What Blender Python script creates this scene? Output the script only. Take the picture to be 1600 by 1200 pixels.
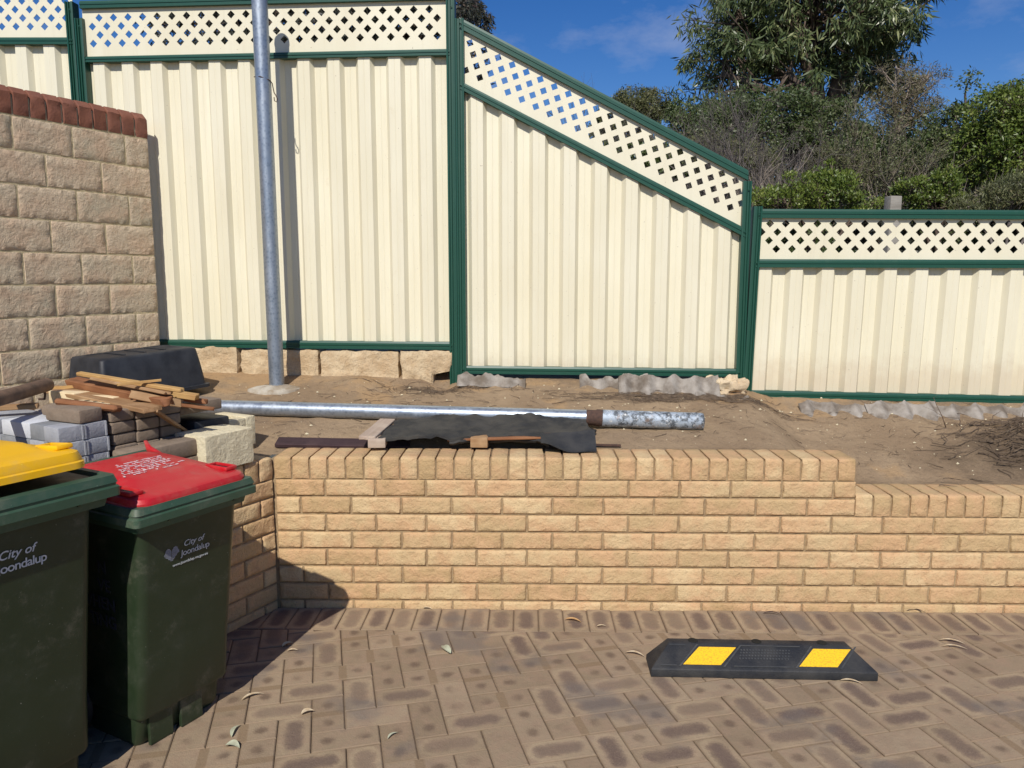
import bpy, bmesh, math, random
from mathutils import Vector, Matrix, noise
from mathutils.geometry import tessellate_polygon
random.seed(7)
R = math.radians
for o in list(bpy.data.objects): bpy.data.objects.remove(o, do_unlink=True)
SC = bpy.context.scene
COL = SC.collection
# ------------------------------------------------------------------ camera
EYE = 1.574
PITCH = 7.69
cd = bpy.data.cameras.new('camera'); cam = bpy.data.objects.new('camera', cd); COL.objects.link(cam)
cam.location = (0, 0, EYE); cam.rotation_euler = (R(90 - PITCH), 0, 0)
cd.lens = 27; cd.sensor_width = 36; cd.clip_end = 2000; cd.clip_start = .05
SC.camera = cam
SC.render.resolution_x = 1024; SC.render.resolution_y = 768
# ------------------------------------------------------------------ light
SUN_EL, SUN_AZ = 42.0, 8.5          # light travels towards +Y, a little to the right
SC.world = bpy.data.worlds.new('World'); SC.world.use_nodes = True
wt = SC.world.node_tree; wt.nodes.clear()
def wn(t): return wt.nodes.new(t)
sky = wn('ShaderNodeTexSky'); sky.sky_type = 'NISHITA'; sky.sun_disc = False
sky.sun_elevation = R(SUN_EL); sky.sun_rotation = R(180 + SUN_AZ)
sky.air_density = 1.0; sky.dust_density = .25; sky.ozone_density = 3.5
tc = wn('ShaderNodeTexCoord'); mp = wn('ShaderNodeMapping'); mp.inputs['Scale'].default_value = (1, 1, 2.2)
mp.inputs['Rotation'].default_value = (0, 0, R(20))
n1 = wn('ShaderNodeTexNoise'); n1.inputs['Scale'].default_value = 7; n1.inputs['Detail'].default_value = 9; n1.inputs['Roughness'].default_value = .62
n2 = wn('ShaderNodeTexNoise'); n2.inputs['Scale'].default_value = 2.3; n2.inputs['Detail'].default_value = 2
wt.links.new(tc.outputs['Generated'], mp.inputs[0]); wt.links.new(mp.outputs[0], n1.inputs['Vector']); wt.links.new(mp.outputs[0], n2.inputs['Vector'])
mu = wn('ShaderNodeMath'); mu.operation = 'MULTIPLY'; wt.links.new(n1.outputs[0], mu.inputs[0]); wt.links.new(n2.outputs[0], mu.inputs[1])
mr = wn('ShaderNodeMapRange'); mr.inputs[1].default_value = .29; mr.inputs[2].default_value = .43; mr.inputs[3].default_value = 0; mr.inputs[4].default_value = .38
wt.links.new(mu.outputs[0], mr.inputs[0])
mx = wn('ShaderNodeMix'); mx.data_type = 'RGBA'; mx.inputs[7].default_value = (5.2, 5.8, 7.0, 1)
wt.links.new(mr.outputs[0], mx.inputs[0]); wt.links.new(sky.outputs[0], mx.inputs[6])
hs = wn('ShaderNodeHueSaturation'); hs.inputs['Saturation'].default_value = 1.36; hs.inputs['Hue'].default_value = .515; wt.links.new(mx.outputs[2], hs.inputs['Color'])
bg = wn('ShaderNodeBackground'); bg.inputs[1].default_value = .09; wt.links.new(hs.outputs[0], bg.inputs[0])
wo = wn('ShaderNodeOutputWorld'); wt.links.new(bg.outputs[0], wo.inputs[0])
sd = bpy.data.lights.new('sun', 'SUN'); sd.energy = 4.5; sd.angle = R(.53); sd.color = (1, .95, .88)
sun = bpy.data.objects.new('sun', sd); COL.objects.link(sun)
_t = Vector((math.sin(R(SUN_AZ)) * math.cos(R(SUN_EL)), math.cos(R(SUN_AZ)) * math.cos(R(SUN_EL)), -math.sin(R(SUN_EL))))
sun.rotation_euler = _t.to_track_quat('-Z', 'Y').to_euler(); sun.location = (0, -3, 8)
SC.view_settings.view_transform = 'Standard'; SC.view_settings.look = 'None'
SC.view_settings.exposure = 0.0; SC.view_settings.gamma = 1
# ------------------------------------------------------------------ measuring helpers (photo pixels -> metres)
_p = R(PITCH); CP, SP = math.cos(_p), math.sin(_p)
def ray(px, py):
    u = (px - 800) / 1200; v = (600 - py) / 1200
    return Vector((u, CP + v * SP, -SP + v * CP))
def on_z(px, py, z):
    r = ray(px, py); return Vector((0, 0, EYE)) + r * ((z - EYE) / r.z)
def on_line(px, py, P, D):
    "vertical plane through P with horizontal direction D"
    r = ray(px, py); nx, ny = D[1], -D[0]
    t = (P[0] * nx + P[1] * ny) / (r.x * nx + r.y * ny)
    return Vector((0, 0, EYE)) + r * t
# ------------------------------------------------------------------ node expression helper
class E:
    def __init__(s, nt, so): s.nt = nt; s.so = so
    def _m(s, op, *a, clamp=False):
        n = s.nt.nodes.new('ShaderNodeMath'); n.operation = op; n.use_clamp = clamp
        for i, x in enumerate((s,) + a):
            if isinstance(x, E): s.nt.links.new(x.so, n.inputs[i])
            else: n.inputs[i].default_value = x
        return E(s.nt, n.outputs[0])
    def __add__(s, o): return s._m('ADD', o)
    __radd__ = __add__
    def __sub__(s, o): return s._m('SUBTRACT', o)
    def __rsub__(s, o): return (s * -1) + o
    def __mul__(s, o): return s._m('MULTIPLY', o)
    __rmul__ = __mul__
    def __truediv__(s, o): return s._m('DIVIDE', o)
    def abs(s): return s._m('ABSOLUTE')
    def sqrt(s): return s._m('SQRT')
    def max(s, o): return s._m('MAXIMUM', o)
    def min(s, o): return s._m('MINIMUM', o)
    def gt(s, o): return s._m('GREATER_THAN', o)
    def lt(s, o): return s._m('LESS_THAN', o)
    def ramp(s, a, b, c=0., d=1., smooth=True):
        n = s.nt.nodes.new('ShaderNodeMapRange'); n.interpolation_type = 'SMOOTHSTEP' if smooth else 'LINEAR'
        s.nt.links.new(s.so, n.inputs[0])
        for i, x in zip((1, 2, 3, 4), (a, b, c, d)): n.inputs[i].default_value = x
        return E(s.nt, n.outputs[0])
class Mat:
    def __init__(s, name, rough=.8, spec=.5, metal=0.):
        s.m = bpy.data.materials.new(name); s.m.use_nodes = True; s.nt = s.m.node_tree
        s.b = s.nt.nodes['Principled BSDF']; s.b.inputs['Roughness'].default_value = rough
        s.b.inputs['Metallic'].default_value = metal; s.b.inputs['Specular IOR Level'].default_value = spec
        s.out = s.nt.nodes['Material Output']; s._oc = None
    def coord(s, scale=1., stretch=None):
        if s._oc is None:
            g = s.nt.nodes.new('ShaderNodeTexCoord'); s._oc = g
        if stretch is None: return s._oc.outputs['Object']
        mp = s.nt.nodes.new('ShaderNodeMapping'); mp.inputs['Scale'].default_value = stretch
        s.nt.links.new(s._oc.outputs['Object'], mp.inputs[0]); return mp.outputs[0]
    def noise(s, scale, detail=4, rough=.55, stretch=None, dist=0.):
        n = s.nt.nodes.new('ShaderNodeTexNoise'); n.inputs['Scale'].default_value = scale
        n.inputs['Detail'].default_value = detail; n.inputs['Roughness'].default_value = rough; n.inputs['Distortion'].default_value = dist
        s.nt.links.new(s.coord(stretch=stretch), n.inputs['Vector']); return E(s.nt, n.outputs[0])
    def voro(s, scale, stretch=None):
        n = s.nt.nodes.new('ShaderNodeTexVoronoi'); n.inputs['Scale'].default_value = scale
        s.nt.links.new(s.coord(stretch=stretch), n.inputs['Vector']); return E(s.nt, n.outputs['Distance'])
    def attr(s, name):
        n = s.nt.nodes.new('ShaderNodeAttribute'); n.attribute_name = name; return E(s.nt, n.outputs['Fac'])
    def uv(s):
        n = s.nt.nodes.new('ShaderNodeUVMap'); x = s.nt.nodes.new('ShaderNodeSeparateXYZ'); s.nt.links.new(n.outputs[0], x.inputs[0])
        return E(s.nt, x.outputs[0]), E(s.nt, x.outputs[1])
    def xyz(s):
        x = s.nt.nodes.new('ShaderNodeSeparateXYZ'); s.nt.links.new(s.coord(), x.inputs[0])
        return [E(s.nt, x.outputs[i]) for i in range(3)]
    def mix(s, fac, a, b):
        n = s.nt.nodes.new('ShaderNodeMix'); n.data_type = 'RGBA'
        for i, x in ((0, fac), (6, a), (7, b)):
            if isinstance(x, E): s.nt.links.new(x.so, n.inputs[i])
            elif isinstance(x, (tuple, list)): n.inputs[i].default_value = (*x[:3], 1)
            else: n.inputs[i].default_value = x
        return E(s.nt, n.outputs[2])
    def color(s, e):
        if isinstance(e, E): s.nt.links.new(e.so, s.b.inputs['Base Color'])
        else: s.b.inputs['Base Color'].default_value = (*e[:3], 1)
        return s
    def rough(s, e): s.nt.links.new(e.so, s.b.inputs['Roughness']); return s
    def bump(s, e, strength=.5, dist=.01):
        n = s.nt.nodes.new('ShaderNodeBump'); n.inputs['Strength'].default_value = strength; n.inputs['Distance'].default_value = dist
        s.nt.links.new(e.so, n.inputs['Height']); s.nt.links.new(n.outputs[0], s.b.inputs['Normal']); return s
# ------------------------------------------------------------------ mesh helper
class MB:
    def __init__(s): s.v = []; s.f = []; s.r = []; s.k = []; s.uv = []
    def face(s, pts, r=0., k=0., uv=None):
        b = len(s.v); s.v += [tuple(p) for p in pts]; s.f.append(list(range(b, b + len(pts)))); s.r.append(r); s.k.append(k)
        s.uv.append(uv or [(0, 0)] * len(pts))
    def add(s, vs, fs, r=0., k=0.):
        b = len(s.v); s.v += [tuple(p) for p in vs]
        for f in fs: s.f.append([b + i for i in f]); s.r.append(r); s.k.append(k); s.uv.append([(0, 0)] * len(f))
    def box(s, c, sz, M=None, r=0., k=0.):
        vs = []
        for x in (-.5, .5):
            for y in (-.5, .5):
                for z in (-.5, .5):
                    p = Vector((x * sz[0], y * sz[1], z * sz[2]))
                    if M is not None: p = M @ p
                    vs.append(Vector(c) + p)
        s.add(vs, [(0, 1, 3, 2), (4, 6, 7, 5), (0, 4, 5, 1), (2, 3, 7, 6), (0, 2, 6, 4), (1, 5, 7, 3)], r, k)
    def tube(s, pts, rad, n=8, r=0., k=0., cap=True):
        pts = [Vector(p) for p in pts]
        if not hasattr(rad, '__len__'): rad = [rad] * len(pts)
        vs = []; up = None
        for i, p in enumerate(pts):
            a = pts[max(i - 1, 0)]; b = pts[min(i + 1, len(pts) - 1)]; t = (b - a)
            if t.length < 1e-9: t = Vector((0, 0, 1))
            t.normalize()
            if up is None: up = Vector((0, 0, 1)) if abs(t.z) < .9 else Vector((1, 0, 0))
            x = up.cross(t)
            if x.length < 1e-6: x = Vector((1, 0, 0)).cross(t)
            x.normalize(); y = t.cross(x); up = y
            for j in range(n):
                an = 2 * math.pi * j / n; vs.append(p + (x * math.cos(an) + y * math.sin(an)) * rad[i])
        fs = []
        for i in range(len(pts) - 1):
            for j in range(n):
                fs.append((i * n + j, i * n + (j + 1) % n, (i + 1) * n + (j + 1) % n, (i + 1) * n + j))
        if cap: fs.append(tuple(range(n - 1, -1, -1))); fs.append(tuple(range((len(pts) - 1) * n, len(pts) * n)))
        s.add(vs, fs, r, k)
    def loft(s, rings, r=0., cap0=True, cap1=True, k=0.):
        n = len(rings[0]); vs = [p for q in rings for p in q]; fs = []
        for i in range(len(rings) - 1):
            for j in range(n): fs.append((i * n + j, i * n + (j + 1) % n, (i + 1) * n + (j + 1) % n, (i + 1) * n + j))
        if cap0: fs.append(tuple(range(n - 1, -1, -1)))
        if cap1: fs.append(tuple(range((len(rings) - 1) * n, len(rings) * n)))
        s.add(vs, fs, r, k)
    def build(s, name, mat, parent=None, smooth=False, bevel=0., seg=2, weld=False, angle=None):
        me = bpy.data.meshes.new(name); me.from_pydata(s.v, [], s.f)
        if any(s.r): a = me.attributes.new('rnd', 'FLOAT', 'FACE'); a.data.foreach_set('value', s.r)
        if any(s.k): a = me.attributes.new('kind', 'FLOAT', 'FACE'); a.data.foreach_set('value', s.k)
        if any(u[0] != (0, 0) for u in s.uv[:50]):
            ul = me.uv_layers.new(name='UVMap'); ul.data.foreach_set('uv', [c for f in s.uv for q in f for c in q])
        if weld or bevel:
            bm = bmesh.new(); bm.from_mesh(me)
            if weld: bmesh.ops.remove_doubles(bm, verts=bm.verts, dist=1e-5)
            if bevel: bmesh.ops.bevel(bm, geom=[e for e in bm.edges if len(e.link_faces) == 2 and e.calc_face_angle(0) > R(35)], offset=bevel, segments=seg, affect='EDGES', profile=.5, clamp_overlap=True)
            bm.to_mesh(me); bm.free()
        if smooth or angle:
            me.polygons.foreach_set('use_smooth', [True] * len(me.polygons))
            if angle:
                bm = bmesh.new(); bm.from_mesh(me)
                for e in bm.edges:
                    if len(e.link_faces) == 2 and e.calc_face_angle(0) > R(angle): e.smooth = False
                bm.to_mesh(me); bm.free()
        me.materials.append(mat.m if isinstance(mat, Mat) else mat)
        me.update(); o = bpy.data.objects.new(name, me); COL.objects.link(o)
        if parent is not None: o.parent = parent
        return o
def tag(o, label, cat, group=None):
    o['label'] = label; o['category'] = cat
    if group: o['group'] = group
    return o
def struct(o): o['kind'] = 'structure'; return o
def empty(name, loc=(0, 0, 0), rz=0, label=None, cat=None, group=None):
    o = bpy.data.objects.new(name, None); COL.objects.link(o); o.location = loc; o.rotation_euler = (0, 0, rz)
    o.empty_display_size = .1
    if label: tag(o, label, cat, group)
    return o
def nz(p, sc=1., o=0.): return noise.noise(Vector(p) * sc + Vector((o, o * 1.7, -o)))
def fbm(p, sc=1., oct=4, o=0.):
    a = 1.; t = 0.; q = Vector(p) * sc + Vector((o, -o, o * 2))
    for _ in range(oct): t += a * noise.noise(q); q *= 2.1; a *= .5
    return t
# ------------------------------------------------------------------ materials
def m_rockbrick(name, cols, bump=.6, sc=60, mottle=.35):
    m = Mat(name, .9, .25); r = m.attr('rnd')
    a = m.mix(r, cols[0], cols[1])
    n = m.noise(9, 5, .6); a = m.mix(n.ramp(.35, .7), a, cols[2])
    f = m.noise(sc * 2.2, 4, .7); a = m.mix(f.ramp(.5, .75, 0, mottle), a, cols[3])
    a = m.mix(m.noise(6.5, 3, .5, (1, 1, .55)).ramp(.745, .78, 0, .6), a, tuple(c * .4 for c in cols[3])); pit = m.noise(140, 2, .5).ramp(.66, .74, 0, .45); a = m.mix(pit, a, tuple(c * .45 for c in cols[3]))
    m.color(a); m.bump(m.noise(sc, 8, .66) + m.noise(sc * .45, 4, .6, None, 1.2) * .8, bump, .014); return m
M_brick = m_rockbrick('cream_brick', [(.45, .305, .150), (.65, .485, .270), (.58, .365, .195), (.29, .19, .095)], .62, 48, .45)
M_block = m_rockbrick('split_block', [(.49, .425, .30), (.60, .48, .335), (.57, .415, .28), (.33, .27, .185)], .7, 40, .4)
M_redcap = m_rockbrick('red_brick', [(.21, .082, .050), (.28, .118, .075), (.20, .085, .058), (.13, .06, .045)], .25, 90)
M_lime = m_rockbrick('limestone', [(.62, .50, .33), (.68, .56, .38), (.58, .44, .28), (.45, .34, .21)], .7, 50)
M_footing = m_rockbrick('stained_limestone', [(.58, .45, .28), (.64, .51, .33), (.50, .36, .21), (.28, .21, .14)], .9, 34, .7)
M_lime2 = m_rockbrick('pale_limestone', [(.70, .62, .42), (.74, .66, .46), (.66, .57, .38), (.5, .42, .27)], .6, 55)
def m_simple(name, c1, c2, sc=20, rough=.85, bump=.3, bsc=80, spec=.4, stretch=None, metal=0.):
    m = Mat(name, rough, spec, metal); m.color(m.mix(m.noise(sc, 5, .6, stretch).ramp(.3, .7), c1, c2))
    if bump: m.bump(m.noise(bsc, 6, .65, stretch), bump, .006)
    return m
M_mortar = m_simple('mortar', (.36, .26, .145), (.25, .17, .095), 30, .95, .6, 90)
M_mortar2 = m_simple('pale_mortar', (.58, .48, .29), (.46, .37, .22), 30, .95, .6, 90)
def m_fence_cream():
    m = Mat('cream_steel', .42, .45)
    n = m.noise(3.0, 4, .6, (1, 1, .35)); c = m.mix(n.ramp(.3, .75), (.700, .648, .475), (.750, .705, .540))
    x, y, z = m.xyz()
    st = m.noise(30, 3, .5, (1, 1, .06)).ramp(.52, .8, 0, .16); c = m.mix(st, c, (.50, .42, .28))
    lo = m.noise(12, 5, .7).ramp(.62, .8, 0, .3); c = m.mix(lo, c, (.58, .46, .29))
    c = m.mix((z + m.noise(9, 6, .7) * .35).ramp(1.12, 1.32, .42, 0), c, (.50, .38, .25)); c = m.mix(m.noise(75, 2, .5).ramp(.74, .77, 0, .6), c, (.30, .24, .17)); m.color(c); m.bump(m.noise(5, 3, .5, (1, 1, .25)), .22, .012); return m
M_fence = m_fence_cream()
def m_fence_green():
    m = Mat('green_steel', .38, .5); n = m.noise(25, 6, .7, (1, 1, .3))
    c = m.mix(n.ramp(.5, .85, 0, .5), (.010, .064, .040), (.040, .095, .065)); m.color(c)
    m.bump(m.noise(6, 2), .08, .01); return m
M_green = m_fence_green()
def m_galv():
    m = Mat('galvanised_steel', .36, .5, .7); n = m.voro(55).ramp(.0, .6); k = m.noise(14, 6, .7, (1, 1, .5))
    c = m.mix(n, (.23, .27, .325), (.33, .375, .43)); c = m.mix(k.ramp(.55, .8, 0, .6), c, (.55, .58, .62)); c = m.mix(m.noise(45, 5, .8).ramp(.62, .72, 0, .6), c, (.20, .24, .28))
    m.color(c); m.rough(k.ramp(.3, .7, .3, .55)); m.bump(m.noise(60, 4), .08, .004); return m
M_galv = m_galv()
def m_galv_dirty():
    m = Mat('dirty_galvanised', .6, .5, .35); k = m.noise(24, 9, .78, (1, 1, 1), .3)
    c = m.mix(k.ramp(.42, .56), (.085, .095, .105), (.38, .44, .50)); c = m.mix(m.noise(50, 6, .8).ramp(.56, .66, 0, .9), c, (.75, .74, .68))
    c = m.mix(m.noise(11, 5, .7).ramp(.6, .72, 0, .8), c, (.25, .16, .10)); m.color(c); m.bump(m.noise(60, 5, .7), .4, .004); return m
M_galvd = m_galv_dirty()
M_rust = m_simple('rust', (.10, .055, .038), (.06, .036, .028), 60, .9, .5, 120)
M_conc = m_simple('concrete', (.50, .46, .38), (.28, .22, .15), 12, .95, 1.0, 40)
M_asb = m_simple('grey_fibre_cement', (.36, .325, .28), (.15, .12, .09), 9, .95, .8, 50)
M_rubber = m_simple('black_rubber', (.016, .018, .022), (.045, .044, .042), 9, .62, .4, 120, .35)
M_mat = m_simple('dusty_rubber_mat', (.020, .021, .022), (.058, .054, .046), 9, .75, .5, 130, .35)
M_tub = m_simple('black_plastic', (.012, .014, .019), (.032, .035, .042), 8, .55, .15, 40, .4)
def m_wood(name, a, b, c, rough=.8):
    m = Mat(name, rough, .3); g = m.noise(26, 6, .65, (.12, 1.6, 1.6), .4); k = m.noise(8, 3)
    e = m.mix(g.ramp(.3, .7), a, b); e = m.mix(k.ramp(.45, .8, 0, .7), e, c); m.color(e); m.bump(g, .5, .003); return m
M_w_orange = m_wood('new_split_timber', (.52, .33, .13), (.42, .245, .085), (.34, .18, .07))
M_w_brown = m_wood('weathered_timber', (.36, .22, .11), (.25, .135, .06), (.46, .31, .17))
M_w_red = m_wood('red_timber', (.27, .115, .05), (.17, .07, .03), (.33, .16, .075))
M_w_grey = m_wood('grey_timber', (.42, .33, .26), (.33, .25, .19), (.50, .42, .33))
M_w_maroon = m_wood('stained_timber', (.050, .028, .032), (.035, .02, .022), (.075, .045, .045))
M_post = m_wood('old_grey_post', (.30, .28, .24), (.20, .18, .15), (.36, .33, .28))
M_pipe_br = m_simple('rusty_pipe', (.22, .135, .085), (.12, .075, .05), 15, .75, .5, 60)
M_paver_g = m_simple('grey_paver', (.30, .31, .33), (.38, .39, .41), 18, .9, .5, 110)
M_paver_d = m_simple('dark_grey_paver', (.19, .20, .21), (.26, .27, .28), 18, .9, .5, 110)
M_paver_w = m_simple('pale_paver', (.52, .54, .57), (.60, .62, .64), 18, .9, .4, 110)
M_paver_b = m_simple('brown_paver', (.205, .155, .110), (.26, .20, .145), 20, .92, .6, 110)
M_paver_t = m_simple('tan_slab', (.34, .30, .26), (.42, .38, .33), 16, .92, .5, 110)
M_cream = m_simple('cream_clay', (.74, .60, .38), (.66, .52, .31), 24, .9, .5, 90)
def m_plastic(name, c1, c2, rough=.42):
    m = Mat(name, rough, .45); d = m.noise(10, 6, .7)
    e = m.mix(d.ramp(.42, .72, 0, .85), c1, c2); e = m.mix(m.noise(5, 9, .78).ramp(.52, .74, 0, .30), e, (.30, .26, .19)); e = m.mix(m.noise(130, 2, .5).ramp(.76, .79, 0, .5), e, (.42, .42, .36)); e = m.mix(m.noise(90, 3, .6).ramp(.70, .76, 0, .5), e, tuple(min(1, c * 1.8 + .05) for c in c2))
    m.color(e); m.rough(d.ramp(.3, .8, rough - .05, rough + .2)); m.bump(m.noise(220, 2), .06, .002); return m
M_bin = m_plastic('green_bin_plastic', (.021, .035, .016), (.034, .046, .026), .38)
M_rim = m_plastic('green_rim_plastic', (.036, .078, .046), (.075, .105, .07), .45)
M_red = m_plastic('red_lid_plastic', (.50, .010, .018), (.48, .075, .06), .42)
M_yel = m_plastic('yellow_lid_plastic', (.86, .47, .004), (.82, .46, .04), .38)
M_dark = m_simple('dark_inside', (.008, .01, .008), (.012, .014, .012), 20, .7, 0)
M_white = m_simple('white_print', (.62, .64, .66), (.50, .52, .54), 60, .6, 0)
M_white2 = m_simple('lid_print', (.85, .80, .80), (.75, .62, .62), 90, .6, 0)
M_silver = m_simple('silver_print', (.34, .36, .46), (.42, .44, .54), 60, .5, 0)
M_shaded_print = m_simple('shaded_print', (.030, .034, .05), (.04, .045, .06), 60, .7, 0)  # print tone darkened to stand for the shade between the bins
def m_ystick():
    m = Mat('yellow_reflector', .6, .4); n = m.noise(160, 3, .7)
    m.color(m.mix(n.ramp(.5, .62), (.84, .50, .012), (.60, .33, .02))); m.bump(n, .3, .002); return m
M_ypatch = m_ystick()
def m_sand():
    m = Mat('sandy_soil', .97, .15); x, y, z = m.xyz()
    big = m.noise(1.6, 5, .6, None, .4); c = m.mix(big.ramp(.38, .64), (.325, .230, .142), (.42, .305, .190))
    c = m.mix((m.noise(2.3, 4, .6) + y.ramp(4.2, 4.85, 0, .16)).ramp(.60, .72, 0, .85), c, (.47, .31, .165))
    # reddish sand freshly shed below the fence, dark root-bound soil at the far right
    c = m.mix(m.noise(22, 8, .75).ramp(.50, .72, 0, .55), c, (.13, .092, .06))
    dk = (((x - 2.75) * .9)._m('POWER', 2.) + ((y - 3.95) * 2.2)._m('POWER', 2.)).sqrt() + m.noise(5, 6, .7) * .9
    c = m.mix(dk.ramp(.55, 1.15, .75, 0), c, (.085, .062, .042))
    c = m.mix(m.voro(75).ramp(.02, .12, .55, 0), c, (.50, .42, .31))
    m.color(c); m.bump(m.noise(30, 10, .78) + m.noise(90, 4, .7) * .4, .8, .03); return m
M_sand = m_sand()
M_bush_gr = m_simple('bushland_soil', (.16, .125, .08), (.10, .09, .05), 1.5, .98, .6, 12)
M_far = m_simple('far_ground', (.17, .14, .10), (.13, .12, .08), .4, .98, .3, 10)
def m_paving():
    m = Mat('clay_paving', .9, .3); u, v = m.uv(); k = m.attr('kind'); r = m.attr('rnd')
    w = m.noise(28, 5, .65); w2 = m.noise(220, 3, .7)
    base = m.mix(r, (.255, .190, .118), (.345, .262, .170))
    base = m.mix(m.noise(14, 6, .65).ramp(.35, .7, 0, .6), base, (.33, .225, .15))
    wob = (w - .5) * 1.1 + (w2 - .5) * 1.3
    au = u.abs(); av = v.abs()
    q1 = ((((au - .056).max(0.)) / .032)._m('POWER', 2.) + (av / .031)._m('POWER', 2.)).sqrt() + wob
    uu = (au - .060).abs()
    q2 = ((uu / .027)._m('POWER', 2.) + (av / .023)._m('POWER', 2.)).sqrt() + wob
    isl = k.lt(.5); isd = k.gt(.5)._m('MULTIPLY', k.lt(1.5))
    s1 = q1.ramp(.40, 1.35, 1, 0) * isl * m.noise(5.5, 4, .65).ramp(.22, .48, .65, 1); h1 = (q1.ramp(1.05, 1.25) * q1.ramp(1.5, 2.1, 1, 0)) * isl
    s2 = q2.ramp(.3, 1.35, 1, 0) * isd * m.noise(4.2, 3).ramp(.34, .52)
    band = (au + (w - .5) * .006).ramp(.013, .019, .7, 0) * isd * (r * 7.3)._m('FRACT').gt(.35)
    c = m.mix(h1 * m.noise(3.3, 4, .6).ramp(.35, .65, .1, .6), base, (.42, .32, .20))
    c = m.mix(band, c, (.225, .155, .088))
    strength = (r * 3.7)._m('FRACT').ramp(0, 1, .98, .40)
    c = m.mix(s1 * strength, c, (.128, .088, .070)); c = m.mix(s2 * .9, c, (.140, .095, .064)); c = m.mix((s1 + s2 * .6) * m.noise(420, 2, .6).ramp(.5, .62, 0, .6), c, (.30, .22, .15))
    st = m.noise(2.1, 4, .55).ramp(.53, .64, 0, .6); c = m.mix(st, c, (.150, .130, .115)); c = m.mix(m.noise(5, 7, .7).ramp(.45, .7, 0, .35), c, (.20, .145, .095))
    c = m.mix(w2.ramp(.62, .72, 0, .6), c, (.12, .085, .06)); c = m.mix(m.noise(330, 2, .6).ramp(.68, .75, 0, .5), c, (.60, .50, .38))
    edge = (k * 0 + (.0575 - av)).min((k * 0 + .115) - au)
    c = m.mix(edge.ramp(.002, .008, .40, 0), c, (.19, .135, .085))
    m.color(c); m.bump(w2 * .5 + m.noise(60, 6, .7), .55, .006); return m
M_pave = m_paving()
M_joint = m_simple('joint_sand', (.17, .115, .07), (.11, .075, .048), 40, .98, .6, 120)
# ------------------------------------------------------------------ directions of the site
DD = Vector((.478, .878, 0)).normalized()        # block wall, angled wall, bins and paver stack
NN = Vector((.878, -.478, 0)).normalized()       # their outward side
A_DD = math.atan2(DD.y, DD.x)
C0 = Vector((-1.13, 3.553, 0))                   # corner of the retaining wall
WD = Vector((math.cos(R(-1.0)), math.sin(R(-1.0)), 0)); WN = Vector((WD.y, -WD.x, 0))
WT = .745                                        # wall top
def wall_y(x): return C0.y + (x - C0.x) * WD.y / WD.x
def ang_y(x): return C0.y + (x - C0.x) * DD.y / DD.x
# ------------------------------------------------------------------ ground
def sstep(a, b, x):
    t = min(1, max(0, (x - a) / (b - a))); return t * t * (3 - 2 * t)
def lerp(a, b, t): return a + (b - a) * t
def zback(x):
    pts = [(-5, .97), (-2.3, .95), (-.35, .945), (.6, .955), (1.40, .935), (1.62, .865), (2.4, .855), (5.5, .83)]
    for (a, za), (b, zb) in zip(pts, pts[1:]):
        if x <= b: return za + (zb - za) * max(0, (x - a)) / (b - a)
    return .83
def bed_raw(x, y):
    zf = lerp(WT - .012, .573 - .006, sstep(1.36, 1.63, x))
    yf = 3.80
    t = (y - yf) / (4.85 - yf)
    if t < 0: return lerp(zf, zf, 0)
    b = zback(x) if y < 5 else zback(x) + (y - 5) * .02
    return zf + (b - zf) * (min(t, 1.3) ** .85)
def gz(x, y):
    z = bed_raw(x, y)
    e = sstep(3.78, 3.95, y) if x > -1.2 else .4
    z += e * (.014 * fbm((x, y, 0), 2.2, 4) + .006 * fbm((x, y, 3), 11, 3))
    # root mound on the far right, spill of sand below the notched block
    z += .11 * math.exp(-((x - 2.98) / .42) ** 2 - ((y - 4.12) / .20) ** 2) * (1 + .5 * nz((x * 9, y * 9, 0), 1))
    z -= .045 * math.exp(-((x + .44) / .10) ** 2 - ((y - 4.80) / .14) ** 2)
    z += .05 * math.exp(-((x + .95) / .13) ** 2 - ((y - 4.72) / .14) ** 2)
    return z
def build_bed():
    mb = MB(); nx, ny = 260, 150; x0, x1, y0, y1 = -4.9, 4.9, 1.0, 5.25
    idx = {}
    def V(i, j):
        if (i, j) in idx: return idx[(i, j)]
        x = x0 + (x1 - x0) * i / nx; y = y0 + (y1 - y0) * j / ny
        mb.v.append((x, y, gz(x, y))); idx[(i, j)] = len(mb.v) - 1; return idx[(i, j)]
    for i in range(nx):
        x = x0 + (x1 - x0) * (i + .5) / nx
        lim = wall_y(x) + .10 if x > C0.x else ang_y(x) + .14
        for j in range(ny):
            y = y0 + (y1 - y0) * (j + .5) / ny
            if y < lim: continue
            mb.f.append([V(i, j), V(i + 1, j), V(i + 1, j + 1), V(i, j + 1)]); mb.r.append(0); mb.k.append(0); mb.uv.append([(0, 0)] * 4)
    struct(mb.build('garden_bed_soil', M_sand, smooth=True))
build_bed()
def build_far():
    mb = MB()
    def zz(x, y):
        return .93 + max(0, (y - 5.2)) * .035 * (1 if y < 40 else 40 / y) + .25 * fbm((x, y, 0), .12, 3) * sstep(6, 14, y) if y >= 5.0 else .93
    xs = [-600, -200, -80, -40, -25] + [-18 + i * 1.2 for i in range(31)] + [25, 40, 80, 200, 600]
    ys = [5.15, 5.6, 6.2] + [7 + i * 1.2 for i in range(20)] + [36, 50, 80, 150, 300, 800]
    vs = [(x, y, zz(x, y)) for y in ys for x in xs]; n = len(xs)
    fs = [(j * n + i, j * n + i + 1, (j + 1) * n + i + 1, (j + 1) * n + i) for j in range(len(ys) - 1) for i in range(n - 1)]
    mb.add(vs, fs); struct(mb.build('bushland_ground', M_bush_gr, smooth=True))
    mb = MB(); mb.face([(-800, -800, -.06), (800, -800, -.06), (800, 5.2, -.06), (-800, 5.2, -.06)]); struct(mb.build('ground', M_far))
build_far()
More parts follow.
